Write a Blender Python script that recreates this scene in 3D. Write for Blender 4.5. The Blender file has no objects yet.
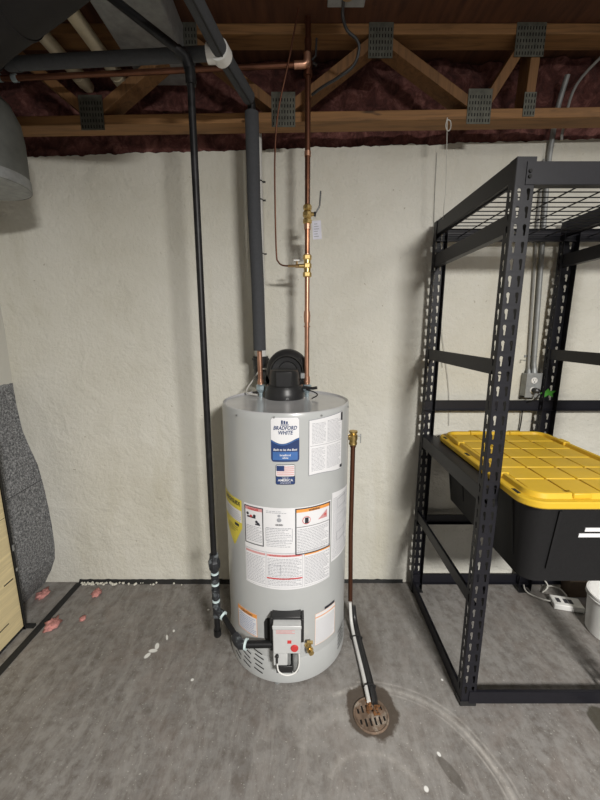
import bpy, bmesh, math, random
from math import sin, cos, pi, radians, hypot, atan2
from mathutils import Vector, Matrix, noise
from mathutils.geometry import tessellate_polygon
random.seed(7)
S = bpy.context.scene
COL = S.collection

# ------------------------------------------------------------------ camera
cam = bpy.data.cameras.new('camera'); co = bpy.data.objects.new('camera', cam); COL.objects.link(co)
cam.sensor_fit = 'VERTICAL'; cam.sensor_height = 24; cam.lens = 24*360/800
cam.clip_start = .02
co.location = (0, -1.926, 1.5); co.rotation_euler = (radians(90-11.1), 0, 0)
S.camera = co
S.view_settings.view_transform = 'Standard'; S.view_settings.look = 'None'
S.view_settings.gamma = 1; S.view_settings.use_curve_mapping = False
S.view_settings.exposure = 0.0
# ------------------------------------------------------------------ light
w = bpy.data.worlds.new('world'); S.world = w; w.use_nodes = True
w.node_tree.nodes['Background'].inputs[0].default_value = (.95, .97, 1, 1)
w.node_tree.nodes['Background'].inputs[1].default_value = .045
def area(name, loc, target, size, power, color, sy=None):
    l = bpy.data.lights.new(name, 'AREA'); l.energy = power; l.color = color
    l.shape = 'RECTANGLE'; l.size = size; l.size_y = sy or size
    o = bpy.data.objects.new(name, l); COL.objects.link(o); o.location = loc
    d = Vector(target)-Vector(loc); o.rotation_euler = d.to_track_quat('-Z', 'Y').to_euler()
    return o
area('ceiling_lamp_far', (1.1, -3.7, 2.5), (1.0, -3.45, 0), .5, 275, (1, .97, .92))
area('ceiling_lamp_near', (1.8, -1.05, 2.6), (1.4, -.9, 0), .42, 5.5, (1, .97, .92))

# ------------------------------------------------------------------ materials
class NT:
    def __init__(s, name):
        s.m = bpy.data.materials.new(name); s.m.use_nodes = True; s.t = s.m.node_tree
        s.b = s.t.nodes['Principled BSDF']; s.x = -300
    def n(s, typ, **kw):
        nd = s.t.nodes.new(typ)
        for k, v in kw.items():
            if k.startswith('i_'):
                key = k[2:]; key = int(key) if key.isdigit() else key.replace('_', ' ')
                nd.inputs[key].default_value = v
            else: setattr(nd, k, v)
        return nd
    def l(s, a, b): s.t.links.new(a, b)
    def pos(s, scale=(1, 1, 1), rot=(0, 0, 0), obj=False):
        g = s.n('ShaderNodeTexCoord').outputs['Object'] if obj else s.n('ShaderNodeNewGeometry').outputs['Position']
        m = s.n('ShaderNodeMapping'); m.inputs['Scale'].default_value = scale; m.inputs['Rotation'].default_value = rot
        s.l(g, m.inputs[0]); return m.outputs[0]
    def noise(s, vec, scale, detail=4, rough=.5, dist=0):
        nd = s.n('ShaderNodeTexNoise'); nd.inputs['Scale'].default_value = scale; nd.inputs['Detail'].default_value = detail
        nd.inputs['Roughness'].default_value = rough; nd.inputs['Distortion'].default_value = dist
        s.l(vec, nd.inputs['Vector']); return nd.outputs[0]
    def ramp(s, fac, stops):
        r = s.n('ShaderNodeValToRGB'); cr = r.color_ramp
        while len(cr.elements) < len(stops): cr.elements.new(.5)
        for e, (p, c) in zip(cr.elements, stops):
            e.position = p; e.color = (*c, 1) if len(c) == 3 else c
        s.l(fac, r.inputs[0]); return r.outputs[0]
    def mix(s, fac, a, b, mode='MIX'):
        m = s.n('ShaderNodeMix', data_type='RGBA', blend_type=mode)
        for sock, v in ((m.inputs[0], fac), (m.inputs[6], a), (m.inputs[7], b)):
            if hasattr(v, 'is_linked') or hasattr(v, 'links'): s.l(v, sock)
            else: sock.default_value = v if isinstance(v, float) or isinstance(v, int) else (*v, 1)
        return m.outputs[2]
    def math(s, op, a, b=None, c=None, clamp=False):
        m = s.n('ShaderNodeMath', operation=op, use_clamp=clamp)
        for i, v in enumerate((a, b, c)):
            if v is None: continue
            if hasattr(v, 'links'): s.l(v, m.inputs[i])
            else: m.inputs[i].default_value = v
        return m.outputs[0]
    def bump(s, h, strength=.3, dist=.005, prev=None):
        b = s.n('ShaderNodeBump'); b.inputs['Strength'].default_value = strength; b.inputs['Distance'].default_value = dist
        s.l(h, b.inputs['Height'])
        if prev: s.l(prev, b.inputs['Normal'])
        s.l(b.outputs[0], s.b.inputs['Normal']); return b.outputs[0]

def simple(name, c, rough=.5, metal=0, var=.12, nscale=20, bump=0, spec=.5, dirt=None, coat=0):
    t = NT(name); p = t.pos(obj=True)
    n = t.noise(p, nscale, 5, .6)
    lo = tuple(x*(1-var) for x in c); hi = tuple(min(1, x*(1+var)) for x in c)
    col = t.ramp(n, [(.3, lo), (.7, hi)])
    if dirt:
        n2 = t.noise(p, nscale*.35, 6, .7)
        f = t.ramp(n2, [(.52, (0, 0, 0)), (.66, (1, 1, 1))])
        col = t.mix(f, col, dirt)
    t.l(col, t.b.inputs['Base Color'])
    t.b.inputs['Roughness'].default_value = rough; t.b.inputs['Metallic'].default_value = metal
    t.b.inputs['Specular IOR Level'].default_value = spec; t.b.inputs['Coat Weight'].default_value = coat
    if bump: t.bump(n, bump, .002)
    return t.m

def mat_plaster():
    t = NT('cream_plaster'); p = t.pos()
    base = t.ramp(t.noise(p, 1.3, 5, .6), [(.25, (.58, .56, .475)), (.5, (.68, .665, .595)), (.75, (.745, .735, .68))])
    sc = t.noise(t.pos((1, 1, .25)), 3.5, 6, .65, .4)
    base = t.mix(t.ramp(sc, [(.55, (0, 0, 0)), (.75, (.45, .45, .45))]), base, (.52, .49, .38))
    sp = t.noise(p, 38, 3, .5)
    base = t.mix(t.ramp(sp, [(.70, (0, 0, 0)), (.76, (.8, .8, .8))]), base, (.38, .34, .27))
    t.l(base, t.b.inputs['Base Color']); t.b.inputs['Roughness'].default_value = .75
    t.b.inputs['Specular IOR Level'].default_value = .25
    v = t.n('ShaderNodeTexVoronoi', feature='DISTANCE_TO_EDGE'); v.inputs['Scale'].default_value = 7
    wp = t.n('ShaderNodeVectorMath', operation='ADD'); t.l(p, wp.inputs[0])
    nn = t.n('ShaderNodeTexNoise'); nn.inputs['Scale'].default_value = 5; t.l(p, nn.inputs['Vector']); t.l(nn.outputs[1], wp.inputs[1])
    t.l(wp.outputs[0], v.inputs['Vector'])
    edge = t.ramp(v.outputs['Distance'], [(0, (0, 0, 0)), (.05, (1, 1, 1))])
    b1 = t.bump(edge, .12, .006)
    b2 = t.bump(t.noise(p, 45, 6, .65), .8, .008, b1)
    t.bump(t.noise(t.pos((1, 1, 1)), 5, 3, .5, .8), .5, .03, b2)
    return t.m

def mat_floor():
    t = NT('worn_concrete'); p = t.pos()
    a = t.noise(p, 1.6, 7, .62, .3)
    base = t.ramp(a, [(.28, (.165, .155, .145)), (.5, (.215, .205, .195)), (.72, (.275, .265, .255))])
    f = t.noise(p, 26, 6, .7)
    base = t.mix(t.ramp(f, [(.40, (.85, .85, .85)), (.58, (0, 0, 0))]), base, (.13, .115, .102))
    h = t.noise(t.pos((3, 1, 1), (0, 0, .9)), 7, 7, .75, .6)
    base = t.mix(t.ramp(h, [(.42, (0, 0, 0)), (.68, (.75, .75, .75))]), base, (.31, .297, .28))
    base = t.mix(t.ramp(t.noise(p, 5, 6, .7, 1), [(.50, (0, 0, 0)), (.70, (.45, .45, .45))]), base, (.19, .155, .135))
    g = t.noise(p, 110, 2, .5)
    base = t.mix(t.ramp(g, [(.66, (0, 0, 0)), (.72, (.7, .7, .7))]), base, (.42, .41, .38))
    sep = t.n('ShaderNodeSeparateXYZ'); t.l(t.n('ShaderNodeNewGeometry').outputs['Position'], sep.inputs[0])
    wob = t.math('MULTIPLY', t.math('SUBTRACT', t.noise(p, 14, 4, .6), .5), .10)
    wob2 = t.math('MULTIPLY', t.math('SUBTRACT', t.noise(p, 3, 2, .5), .5), .05)
    def blob(cx, cy, rx, ry, soft=.15, w=1.0, rot=0):
        dx = t.math('SUBTRACT', sep.outputs[0], cx); dy = t.math('SUBTRACT', sep.outputs[1], cy)
        u = t.math('ADD', t.math('MULTIPLY', dx, cos(rot)/rx), t.math('MULTIPLY', dy, sin(rot)/rx))
        v = t.math('ADD', t.math('MULTIPLY', dx, -sin(rot)/ry), t.math('MULTIPLY', dy, cos(rot)/ry))
        d = t.math('SQRT', t.math('ADD', t.math('MULTIPLY', u, u), t.math('MULTIPLY', v, v)))
        d = t.math('ADD', d, t.math('MULTIPLY', wob, 6*w))
        return t.math('MULTIPLY', t.math('SUBTRACT', 1.0, d), 1/soft, clamp=True)
    def ring(cx, cy, r, th, w=.6, a0=-pi, a1=pi):
        dx = t.math('SUBTRACT', sep.outputs[0], cx); dy = t.math('SUBTRACT', sep.outputs[1], cy)
        d = t.math('SQRT', t.math('ADD', t.math('MULTIPLY', dx, dx), t.math('MULTIPLY', dy, dy)))
        d = t.math('ABSOLUTE', t.math('SUBTRACT', t.math('ADD', d, t.math('MULTIPLY', wob2, w)), r))
        k = t.math('SUBTRACT', 1.0, t.math('MULTIPLY', d, 1/th), clamp=True)
        an = t.math('ARCTAN2', dy, dx)
        m = t.math('MULTIPLY', t.math('GREATER_THAN', an, a0), t.math('LESS_THAN', an, a1))
        return t.math('MULTIPLY', k, m)
    br = t.ramp(t.noise(p, 22, 5, .7), [(.35, (.15, .15, .15)), (.6, (1, 1, 1))])
    # pale trowel swirls round the drain
    for c, k in (((.30, -1.05, .395, .014, .5, -.4, 2.0), .75), ((.30, -1.05, .42, .007, .5, -.4, 1.7), .5), ((.30, -1.05, .375, .006, .5, -.2, 1.6), .5),
              ((.16, -.92, .17, .035, 1.4, .6, 2.9), .30), ((.13, -.95, .27, .030, 1.4, .9, 2.8), .22), ((.25, -1.06, .17, .020, 1.4, .3, 2.6), .35), ((.22, -1.0, .235, .02, 1.4, .2, 2.7), .2)):
        base = t.mix(t.math('MULTIPLY', t.math('MULTIPLY', ring(*c), k), t.math('MULTIPLY', br, 1.0)), base, (.50, .475, .44))
    # broad pale wash round the drain
    base = t.mix(t.math('MULTIPLY', blob(.25, -.80, .42, .34, 1.0, 1.2), .28), base, (.40, .385, .36))
    base = t.mix(t.math('MULTIPLY', blob(.62, -.42, .42, .5, 1.0, 1), .25), base, (.38, .375, .36))
    # damp stains and other darker patches
    base = t.mix(t.math('MULTIPLY', blob(.285, -.745, .112, .115, .10, 1.3), .88), base, (.065, .047, .033))
    base = t.mix(t.math('MULTIPLY', blob(.32, -.42, .07, .22, .5, 1.4, .1), .45), base, (.10, .08, .06))
    base = t.mix(t.math('MULTIPLY', blob(1.19, -.80, .06, .075, .12, .8), .8), base, (.05, .045, .03))
    base = t.mix(t.math('MULTIPLY', blob(.52, -.955, .02, .07, .2, 1.2, .5), .6), base, (.07, .06, .05))
    base = t.mix(t.math('MULTIPLY', blob(-.42, -.38, .10, .16, .7, 1.2), .3), base, (.10, .09, .08))  # soft, faintly darker patch on the floor left of the tank
    # paint drips
    for c in ((-.70, -.475, .024, .012, 0), (-.69, -.45, .011, .022, .3), (-.715, -.50, .012, .02, -.5), (-.66, -.40, .006, .02, .4), (-.64, -.36, .006, .01, .4),
              (-.5, -.22, .007, .007, 0), (.50, -.9, .007, .01, .4), (.42, -1.0, .009, .01, 0), (.62, -.62, .006, .006, 0), (-.47, -.62, .008, .008, 0)):
        base = t.mix(blob(c[0], c[1], c[2], c[3], .3, .8, c[4]), base, (.72, .72, .70))
    t.l(base, t.b.inputs['Base Color']); t.b.inputs['Roughness'].default_value = .62
    t.b.inputs['Specular IOR Level'].default_value = .35
    b1 = t.bump(t.noise(p, 60, 6, .7), .3, .003)
    t.bump(a, .25, .02, b1)
    return t.m

def mat_wood(name, c, axis='X', dark=.55, scale=1):
    t = NT(name)
    sc = {'X': (1.2, 14, 22), 'Y': (14, 1.2, 22), 'Z': (22, 14, 1.2)}[axis]
    p = t.pos(sc)
    n = t.noise(p, 2.2*scale, 6, .6, 1.2)
    lo = tuple(x*dark for x in c)
    col = t.ramp(n, [(.3, lo), (.5, c), (.7, tuple(x*1.2 for x in c))])
    k = t.noise(t.pos((2.2, 8, 8)), 2, 2)
    col = t.mix(t.ramp(k, [(.72, (0, 0, 0)), (.76, (.8, .8, .8))]), col, (.03, .015, .008))
    t.l(col, t.b.inputs['Base Color']); t.b.inputs['Roughness'].default_value = .7
    t.bump(n, .3, .002)
    return t.m

def mat_osb():
    t = NT('reddish_board')
    v = t.n('ShaderNodeTexVoronoi'); v.inputs['Scale'].default_value = 11; t.l(t.pos((3.4, 1, 1), (0, 0, .5)), v.inputs['Vector'])
    n = t.noise(t.pos((18, 2, 4)), 2, 5)
    col = t.mix(.55, t.ramp(v.outputs['Color'], [(0, (.05, .018, .009)), (1, (.11, .042, .019))]), t.ramp(n, [(.3, (.04, .015, .009)), (.7, (.16, .065, .03))]))
    t.l(col, t.b.inputs['Base Color']); t.b.inputs['Roughness'].default_value = .75
    return t.m

def mat_speckle():
    t = NT('grey_speckled_board'); p = t.pos()
    n = t.noise(p, 95, 4, .85)
    col = t.ramp(n, [(.38, (.06, .062, .068)), (.5, (.17, .175, .185)), (.62, (.42, .425, .44))])
    sep = t.n('ShaderNodeSeparateXYZ'); t.l(t.n('ShaderNodeNewGeometry').outputs['Position'], sep.inputs[0])
    for z in (.66,):
        d = t.math('ABSOLUTE', t.math('SUBTRACT', sep.outputs[2], z))
        col = t.mix(t.math('LESS_THAN', d, .0025), col, (.06, .06, .065))
    up = t.math('GREATER_THAN', t.math('ADD', sep.outputs[2], t.math('MULTIPLY', t.noise(p, 30, 3), .02)), 1.225)
    col = t.mix(up, col, (.62, .61, .56))
    t.l(col, t.b.inputs['Base Color']); t.b.inputs['Roughness'].default_value = .85
    t.bump(n, .6, .004)
    return t.m

def mat_pink():
    t = NT('pink_fibreglass'); p = t.pos()
    n = t.noise(p, 16, 8, .75, .8)
    col = t.ramp(n, [(.3, (.03, .012, .010)), (.5, (.12, .042, .036)), (.7, (.30, .135, .115))])
    t.l(col, t.b.inputs['Base Color']); t.b.inputs['Roughness'].default_value = 1
    t.bump(n, .8, .02)
    return t.m

def mat_copper(name='copper', tarnish=.5, c=(.72, .33, .19), d=(.16, .075, .045)):
    t = NT(name); n = t.noise(t.pos((1, 1, .35)), 14, 5, .65)
    col = t.ramp(n, [(max(0, tarnish-.14), c), (min(1, tarnish+.14), d)]) if tarnish < 1 else t.ramp(n, [(.3, d), (.7, tuple(x*1.6 for x in d))])
    t.l(col, t.b.inputs['Base Color']); t.b.inputs['Metallic'].default_value = .85; t.b.inputs['Roughness'].default_value = .38
    return t.m

M = dict(
 plaster=mat_plaster(), floor=mat_floor(), osb=mat_osb(), speckle=mat_speckle(), pink=mat_pink(),
 wood=mat_wood('pine', (.25, .125, .045)), woodz=mat_wood('pine_web', (.19, .093, .034), 'Z'), woodd=mat_wood('rim_wood', (.13, .055, .03)),
 copper=mat_copper('copper', .60, (.66, .37, .25), (.26, .13, .085)), copper_old=mat_copper('old_copper', .42), copper_dark=mat_copper('tarnished_copper', 1, d=(.13, .057, .035)),
 brass=simple('brass', (.62, .45, .18), .32, .9, .3, 60), brass_old=simple('old_brass', (.42, .29, .15), .4, .85, .3, 60),
 tank=simple('grey_enamel', (.475, .49, .49), .30, 0, .03, 6, spec=.5, coat=.2), tank_top=simple('grey_pan', (.60, .605, .62), .13, .15, .06, 9, spec=.6),
 black=simple('black_powder_coat', (.010, .010, .0145), .46, .0, .15, 60, bump=.1, spec=.35),
 blackpipe=simple('black_iron', (.010, .010, .011), .45, .3, .3, 40, dirt=(.025, .025, .027)),
 iron_dirty=simple('sealed_iron', (.028, .03, .034), .5, .3, .3, 60, dirt=(.24, .27, .29)),
 blackplastic=simple('black_plastic', (.02, .02, .021), .38, 0, .1, 30, spec=.5), blackmatt=simple('black_matt', (.012, .012, .012), .8, 0, .1, 30),
 toteblack=simple('tote_black', (.012, .012, .013), .6, 0, .12, 90, bump=.2, spec=.25), yellow=simple('tote_yellow', (.68, .44, .03), .48, 0, .05, 12, spec=.4),
 foam=simple('grey_foam', (.052, .055, .061), .85, 0, .1, 80, bump=.2), foamd=simple('dark_slit', (.02, .02, .02), .9),
 pvc=simple('white_pvc', (.66, .66, .64), .4, 0, .05, 10), beige=simple('beige_pipe', (.62, .55, .40), .55, 0, .12, 14),
 galv=simple('galvanised', (.30, .31, .31), .55, .35, .2, 25), duct=simple('duct_sheet', (.14, .145, .135), .6, .3, .2, 12), ductd=simple('shaded_duct', (.012, .010, .010), .85, 0, .2, 12),
 plate=simple('gusset_steel', (.11, .11, .09), .55, .5, .3, 40), zinc=simple('zinc_nut', (.42, .52, .56), .4, .6, .25, 80),
 white=simple('white_plastic', (.78, .78, .76), .4, 0, .03, 12), paper=simple('paper', (.80, .80, .82), .6, 0, .03, 12), tape=simple('thread_tape', (.62, .75, .76), .6, 0, .1, 60),
 navy=simple('navy_ink', (.022, .05, .16), .4), blue=simple('blue_ink', (.06, .16, .42), .4), ink=simple('grey_ink', (.33, .34, .37), .6), inkd=simple('dark_ink', (.03, .03, .04), .6),
 red=simple('red_ink', (.62, .05, .05), .5), orange=simple('orange_ink', (.85, .35, .08), .5), labely=simple('yellow_label', (.78, .66, .08), .5), pinkw=simple('faded_red', (.66, .33, .33), .5),
 valve=simple('valve_grey', (.56, .57, .57), .38, 0, .04, 20), rust=simple('rusty_iron', (.20, .14, .10), .7, .4, .35, 40, bump=.4, dirt=(.42, .37, .31)),
 rustd=simple('rust_cake', (.16, .07, .025), .95, 0, .5, 60, bump=.8), ply=mat_wood('pale_yellow_board', (.74, .62, .36), 'Y', .9),
 tuft=simple('pale_pink_wool', (.50, .23, .21), 1, 0, .45, 60, bump=.6),
 cord=simple('white_cord', (.55, .54, .50), .6), greycable=simple('grey_cable', (.25, .25, .24), .6), green=simple('green_plastic', (.06, .30, .03), .5),
 cardboard=simple('dark_cardboard', (.085, .06, .04), .8), tag_paper=simple('tag_paper', (.60, .60, .68), .6), hole=simple('pit', (.008, .007, .006), 1.0),
)

# ------------------------------------------------------------------ mesh building
class MB:
    def __init__(s): s.v = []; s.f = []; s.mi = []; s.cur = 0
    def add(s, vs, fs):
        o = len(s.v); s.v += [tuple(v) for v in vs]; s.f += [tuple(i+o for i in f) for f in fs]; s.mi += [s.cur]*len(fs); return s
    def box(s, a, b, rot=None, c=None):
        x0, y0, z0 = a; x1, y1, z1 = b
        v = [Vector(p) for p in ((x0,y0,z0),(x1,y0,z0),(x1,y1,z0),(x0,y1,z0),(x0,y0,z1),(x1,y0,z1),(x1,y1,z1),(x0,y1,z1))]
        if rot is not None:
            c = Vector(c) if c else (Vector(a)+Vector(b))/2
            v = [c+rot@(p-c) for p in v]
        return s.add(v, [(0,3,2,1),(4,5,6,7),(0,1,5,4),(1,2,6,5),(2,3,7,6),(3,0,4,7)])
    def beam(s, p, q, w, h, up=(0, 0, 1)):
        p = Vector(p); q = Vector(q); d = (q-p).normalized(); u = Vector(up); r = d.cross(u).normalized(); u = r.cross(d)
        vs = [e+r*a*w/2+u*b*h/2 for e in (p, q) for a, b in ((-1,-1),(1,-1),(1,1),(-1,1))]
        return s.add(vs, [(0,1,2,3),(7,6,5,4),(0,4,5,1),(1,5,6,2),(2,6,7,3),(3,7,4,0)])
    def tube(s, path, r, n=12, cap=True):
        P = [Vector(p) for p in path]; rs = r if isinstance(r, (list, tuple)) else [r]*len(P)
        T = []
        for i in range(len(P)):
            a = P[max(0, i-1)]; b = P[min(len(P)-1, i+1)]; d = b-a
            if d.length < 1e-9: d = T[-1] if T else Vector((0, 0, 1))
            T.append(d.normalized())
        ref = Vector((0, 0, 1)) if abs(T[0].z) < .9 else Vector((1, 0, 0))
        u = T[0].cross(ref).normalized(); vs = []
        for i, p in enumerate(P):
            u = (u-T[i]*u.dot(T[i])).normalized(); v = T[i].cross(u)
            vs += [p+(u*cos(2*pi*k/n)+v*sin(2*pi*k/n))*rs[i] for k in range(n)]
        fs = [(i*n+k, i*n+(k+1) % n, (i+1)*n+(k+1) % n, (i+1)*n+k) for i in range(len(P)-1) for k in range(n)]
        if cap: fs += [tuple(range(n))[::-1], tuple((len(P)-1)*n+k for k in range(n))]
        return s.add(vs, fs)
    def cyl(s, p, q, r, n=20): return s.tube([p, q], r, n)
    def lathe(s, prof, c=(0, 0, 0), axis='Z', n=32, a0=0, a1=2*pi):
        full = abs(a1-a0-2*pi) < 1e-6; m = n if full else n+1; vs = []
        for (r, h) in prof:
            for k in range(m):
                a = a0+(a1-a0)*k/n; x, y = r*cos(a), r*sin(a)
                p = {'Z': (x, y, h), 'Y': (x, h, y), 'X': (h, x, y)}[axis]
                vs.append((p[0]+c[0], p[1]+c[1], p[2]+c[2]))
        fs = []
        for i in range(len(prof)-1):
            for k in range(n):
                k2 = (k+1) % m; fs.append((i*m+k, i*m+k2, (i+1)*m+k2, (i+1)*m+k))
        return s.add(vs, fs)
    def prism(s, pts, z0, z1):
        n = len(pts); vs = [(x, y, z0) for x, y in pts]+[(x, y, z1) for x, y in pts]
        return s.add(vs, [tuple(range(n))[::-1], tuple(range(n, 2*n))]+[(i, (i+1) % n, n+(i+1) % n, n+i) for i in range(n)])
    def torus(s, c, R, r, axis='Z', n=24, m=8, a0=0, a1=2*pi):
        prof = [(R+r*cos(2*pi*k/m), r*sin(2*pi*k/m)) for k in range(m+1)]
        return s.lathe(prof, c, axis, n, a0, a1)

ORG = {}
ALLM = []
SPLIT = {'body_rib', 'rim_block', 'coupling', 'solder_joint', 'thread_tape', 'latch_slot', 'socket_slot', 'strip_socket', 'label_strip', 'frame_clip', 'connector', 'threaded_fitting'}
def components(mb):
    par = list(range(len(mb.v)))
    def find(a):
        while par[a] != a: par[a] = par[par[a]]; a = par[a]
        return a
    for f in mb.f:
        for i in f[1:]: par[find(i)] = find(f[0])
    groups = {}
    for f, m in zip(mb.f, mb.mi): groups.setdefault(find(f[0]), []).append((f, m))
    out = []
    for g in groups.values():
        n = MB(); ids = sorted({i for f, _ in g for i in f}); mp = {i: k for k, i in enumerate(ids)}
        n.v = [mb.v[i] for i in ids]; n.f = [tuple(mp[i] for i in f) for f, _ in g]; n.mi = [m for _, m in g]; out.append(n)
    return out
def build(name, mb, mats, parent=None, **k):
    if name in SPLIT and parent:
        return [build1(name, c, mats, parent, **k) for c in components(mb)][-1]
    return build1(name, mb, mats, parent, **k)
def build1(name, mb, mats, parent=None, smooth=True, bevel=0, angle=35, loc=None):
    if not isinstance(mats, (list, tuple)): mats = [mats]
    org = Vector(ORG[parent.name]) if parent else Vector(loc if loc else (0, 0, 0))
    me = bpy.data.meshes.new(name)
    me.from_pydata([tuple(Vector(v)-org) for v in mb.v], [], mb.f)
    for k in mats: me.materials.append(M[k])
    me.polygons.foreach_set('material_index', mb.mi)
    me.validate(); me.update()
    bm = bmesh.new(); bm.from_mesh(me); bmesh.ops.recalc_face_normals(bm, faces=bm.faces); bm.to_mesh(me); bm.free()
    if smooth: me.shade_smooth(); me.set_sharp_from_angle(angle=radians(angle))
    o = bpy.data.objects.new(name, me); COL.objects.link(o)
    if parent: o.parent = parent
    else: o.location = org
    ORG[o.name] = tuple(org)
    if bevel:
        b = o.modifiers.new('bevel', 'BEVEL'); b.width = bevel; b.segments = 2; b.limit_method = 'ANGLE'
    return o
def thing(name, loc, label, cat, group=None):
    o = bpy.data.objects.new(name, None); COL.objects.link(o); o.location = loc; o.empty_display_size = .05
    ORG[o.name] = tuple(loc); return tag(o, label, cat, group)
def tag(o, label, cat, group=None, kind=None):
    o['label'] = label; o['category'] = cat
    if group: o['group'] = group
    if kind: o['kind'] = kind
    return o
def struct(name, mb, mats, **k):
    o = build(name, mb, mats, **k); o['kind'] = 'structure'; return o
def arc(c, r, a0, a1, n, e1, e2):
    c = Vector(c); e1 = Vector(e1); e2 = Vector(e2)
    return [tuple(c+(e1*cos(a0+(a1-a0)*k/n)+e2*sin(a0+(a1-a0)*k/n))*r) for k in range(n+1)]
def smoothpath(pts, sub=6):
    P = [Vector(p) for p in pts]; P = [P[0]*2-P[1]]+P+[P[-1]*2-P[-2]]; out = []
    for i in range(1, len(P)-2):
        for k in range(sub):
            t = k/sub; a, b, c, d = P[i-1], P[i], P[i+1], P[i+2]
            out.append(tuple(.5*((2*b)+(-a+c)*t+(2*a-5*b+4*c-d)*t*t+(-a+3*b-3*c+d)*t**3)))
    out.append(tuple(P[-2])); return out
def round_corners(pts, r, n=5):
    P = [Vector(p) for p in pts]; out = [tuple(P[0])]
    for i in range(1, len(P)-1):
        a = (P[i-1]-P[i]); b = (P[i+1]-P[i]); rr = min(r, a.length*.45, b.length*.45)
        p = P[i]+a.normalized()*rr; q = P[i]+b.normalized()*rr
        for k in range(n+1):
            t = k/n; out.append(tuple(p*(1-t)**2+P[i]*2*t*(1-t)+q*t*t))
    out.append(tuple(P[-1])); return out

_tc = {}
def text2d(s, bold=True):
    """flat triangles of a line of text, height 1, starting at u=0; returns verts, faces, width"""
    if s in _tc: return _tc[s]
    cu = bpy.data.curves.new('t', 'FONT'); cu.body = s; cu.resolution_u = 2
    if bold: cu.offset = .02
    o = bpy.data.objects.new('t', cu); COL.objects.link(o); bpy.context.view_layer.update()
    me = bpy.data.meshes.new_from_object(o.evaluated_get(bpy.context.evaluated_depsgraph_get()))
    vs = [(v.co.x, v.co.y) for v in me.vertices]; fs = [tuple(p.vertices) for p in me.polygons]
    bpy.data.objects.remove(o); bpy.data.curves.remove(cu); bpy.data.meshes.remove(me)
    x0 = min(v[0] for v in vs); x1 = max(v[0] for v in vs)
    vs = [((x-x0)/.7, y/.7) for x, y in vs]
    _tc[s] = (vs, fs, (x1-x0)/.7); return _tc[s]

# ================================================================== STRUCTURE
WX0 = -1.60
def ztop(x): return 2.352+.028*(x) + .010*noise.noise((x*7, 0, 3)) + .008*noise.noise((x*31, 0, 7)) + .004*noise.noise((x*90, 0, 7))
mb = MB(); N = 420; xs = [WX0-.1+(3.4-WX0+.1)*i/N for i in range(N+1)]
nz = 2
vs = []
for x in xs:
    zt = ztop(x); vs += [(x, 0, -.02), (x, 0, zt), (x, .03, zt+.004), (x, .03, -.02)]
mb.add(vs, [(i*4+k, (i+1)*4+k, (i+1)*4+(k+1) % 4, i*4+(k+1) % 4) for i in range(N) for k in range(4)]+[(0, 1, 2, 3), (N*4+3, N*4+2, N*4+1, N*4)])
wback = struct('wall_back', mb, 'plaster', smooth=False)
mb = MB(); mb.box((-1.6, .03, -.02), (3.4, .24, 2.30)); build('masonry', mb, 'speckle', wback, smooth=False)
mb = MB(); mb.box((-4, -5.2, -.1), (3.4, .03, 0)); struct('floor', mb, 'floor', smooth=False)
# left wall of speckled grey board, bellying out next to the corner
prof = [(-.02, -1.55), (.03, -1.525), (.08, -1.495), (.16, -1.462), (.25, -1.452), (.38, -1.452), (.5, -1.457), (.62, -1.466), (.75, -1.482), (.85, -1.512), (.95, -1.538), (1.08, -1.549), (1.2, -1.552), (1.5, -1.550), (1.9, -1.56), (2.35, -1.57)]
ys = [.0, -.3, -.6, -1.0, -1.6, -2.6]
mb = MB(); n = len(prof)
vs = [(x, y, z) for y in ys for z, x in prof]+[(x-.06, y, z) for y in ys for z, x in prof]
m = len(ys)*n
fs = [(j*n+i, j*n+i+1, (j+1)*n+i+1, (j+1)*n+i) for j in range(len(ys)-1) for i in range(n-1)]
fs += [(m+a, m+b, m+c, m+d) for a, b, c, d in fs]
fs += [(i, i+1, m+i+1, m+i) for i in range(n-1)]+[((len(ys)-1)*n+i, (len(ys)-1)*n+i+1, m+(len(ys)-1)*n+i+1, m+(len(ys)-1)*n+i) for i in range(n-1)]
mb.add(vs, fs); struct('wall_left', mb, 'speckle')
mb = MB(); mb.box((-4, -5.2, 2.72), (3.4, .2, 2.745)); struct('ceiling', mb, 'osb', smooth=False)
mb = MB(); mb.box((-1.9, .06, 2.30), (3.4, .10, 2.72)); mb.box((-1.9, .032, 2.30), (3.4, .24, 2.325)); struct('trim_1', mb, 'woodd', smooth=False)
# black joint strips at the foot of the wall and across the slab
mb = MB()
N = 90; top = []; bot = []
for i in range(N+1):
    x = -1.33+(.62+1.33)*i/N; wd = .016+.007*noise.noise((x*12, 1, 0)); wd *= (1 if x < -.2 else .5)
    h = .003+.010*max(0, noise.noise((x*40, 5, 0)))
    top.append((x, -.001, h+.016)); bot.append((x, -.004-wd, max(.001, h*.2)))
mb.add(top+bot, [(i, i+1, N+1+i+1, N+1+i) for i in range(N)])
o = struct('trim_2', mb, 'blackmatt')
mb = MB(); N = 60; vs = []
for i in range(N+1):
    t = i/N; y = -.012-1.2*t; x = -1.328-.022*t/.45*(.5)-.0*t
    a = .019+.002*noise.noise((y*20, 2, 0)); vs += [(x-a, y, .002), (x, y, .006), (x+a, y, .002)]
mb.add(vs, [(i*3+k, i*3+k+1, (i+1)*3+k+1, (i+1)*3+k) for i in range(N) for k in range(2)])
struct('trim_3', mb, 'blackmatt')
# crumbs of mortar on the joint
mb = MB()
for i in range(70):
    x = -1.31+abs(random.gauss(0, .22)); y = -.012-random.random()*.02; r = .003+random.random()*.006
    mb.lathe([(0, -r*.3), (r, 0), (r*.6, r*.8), (0, r)], (x, y, .004), n=5)
tag(build('mortar_crumbs', mb, 'plaster', smooth=False), 'crumbled cream mortar bits lying along the black joint in the left corner', 'rubble', kind='stuff')

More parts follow.
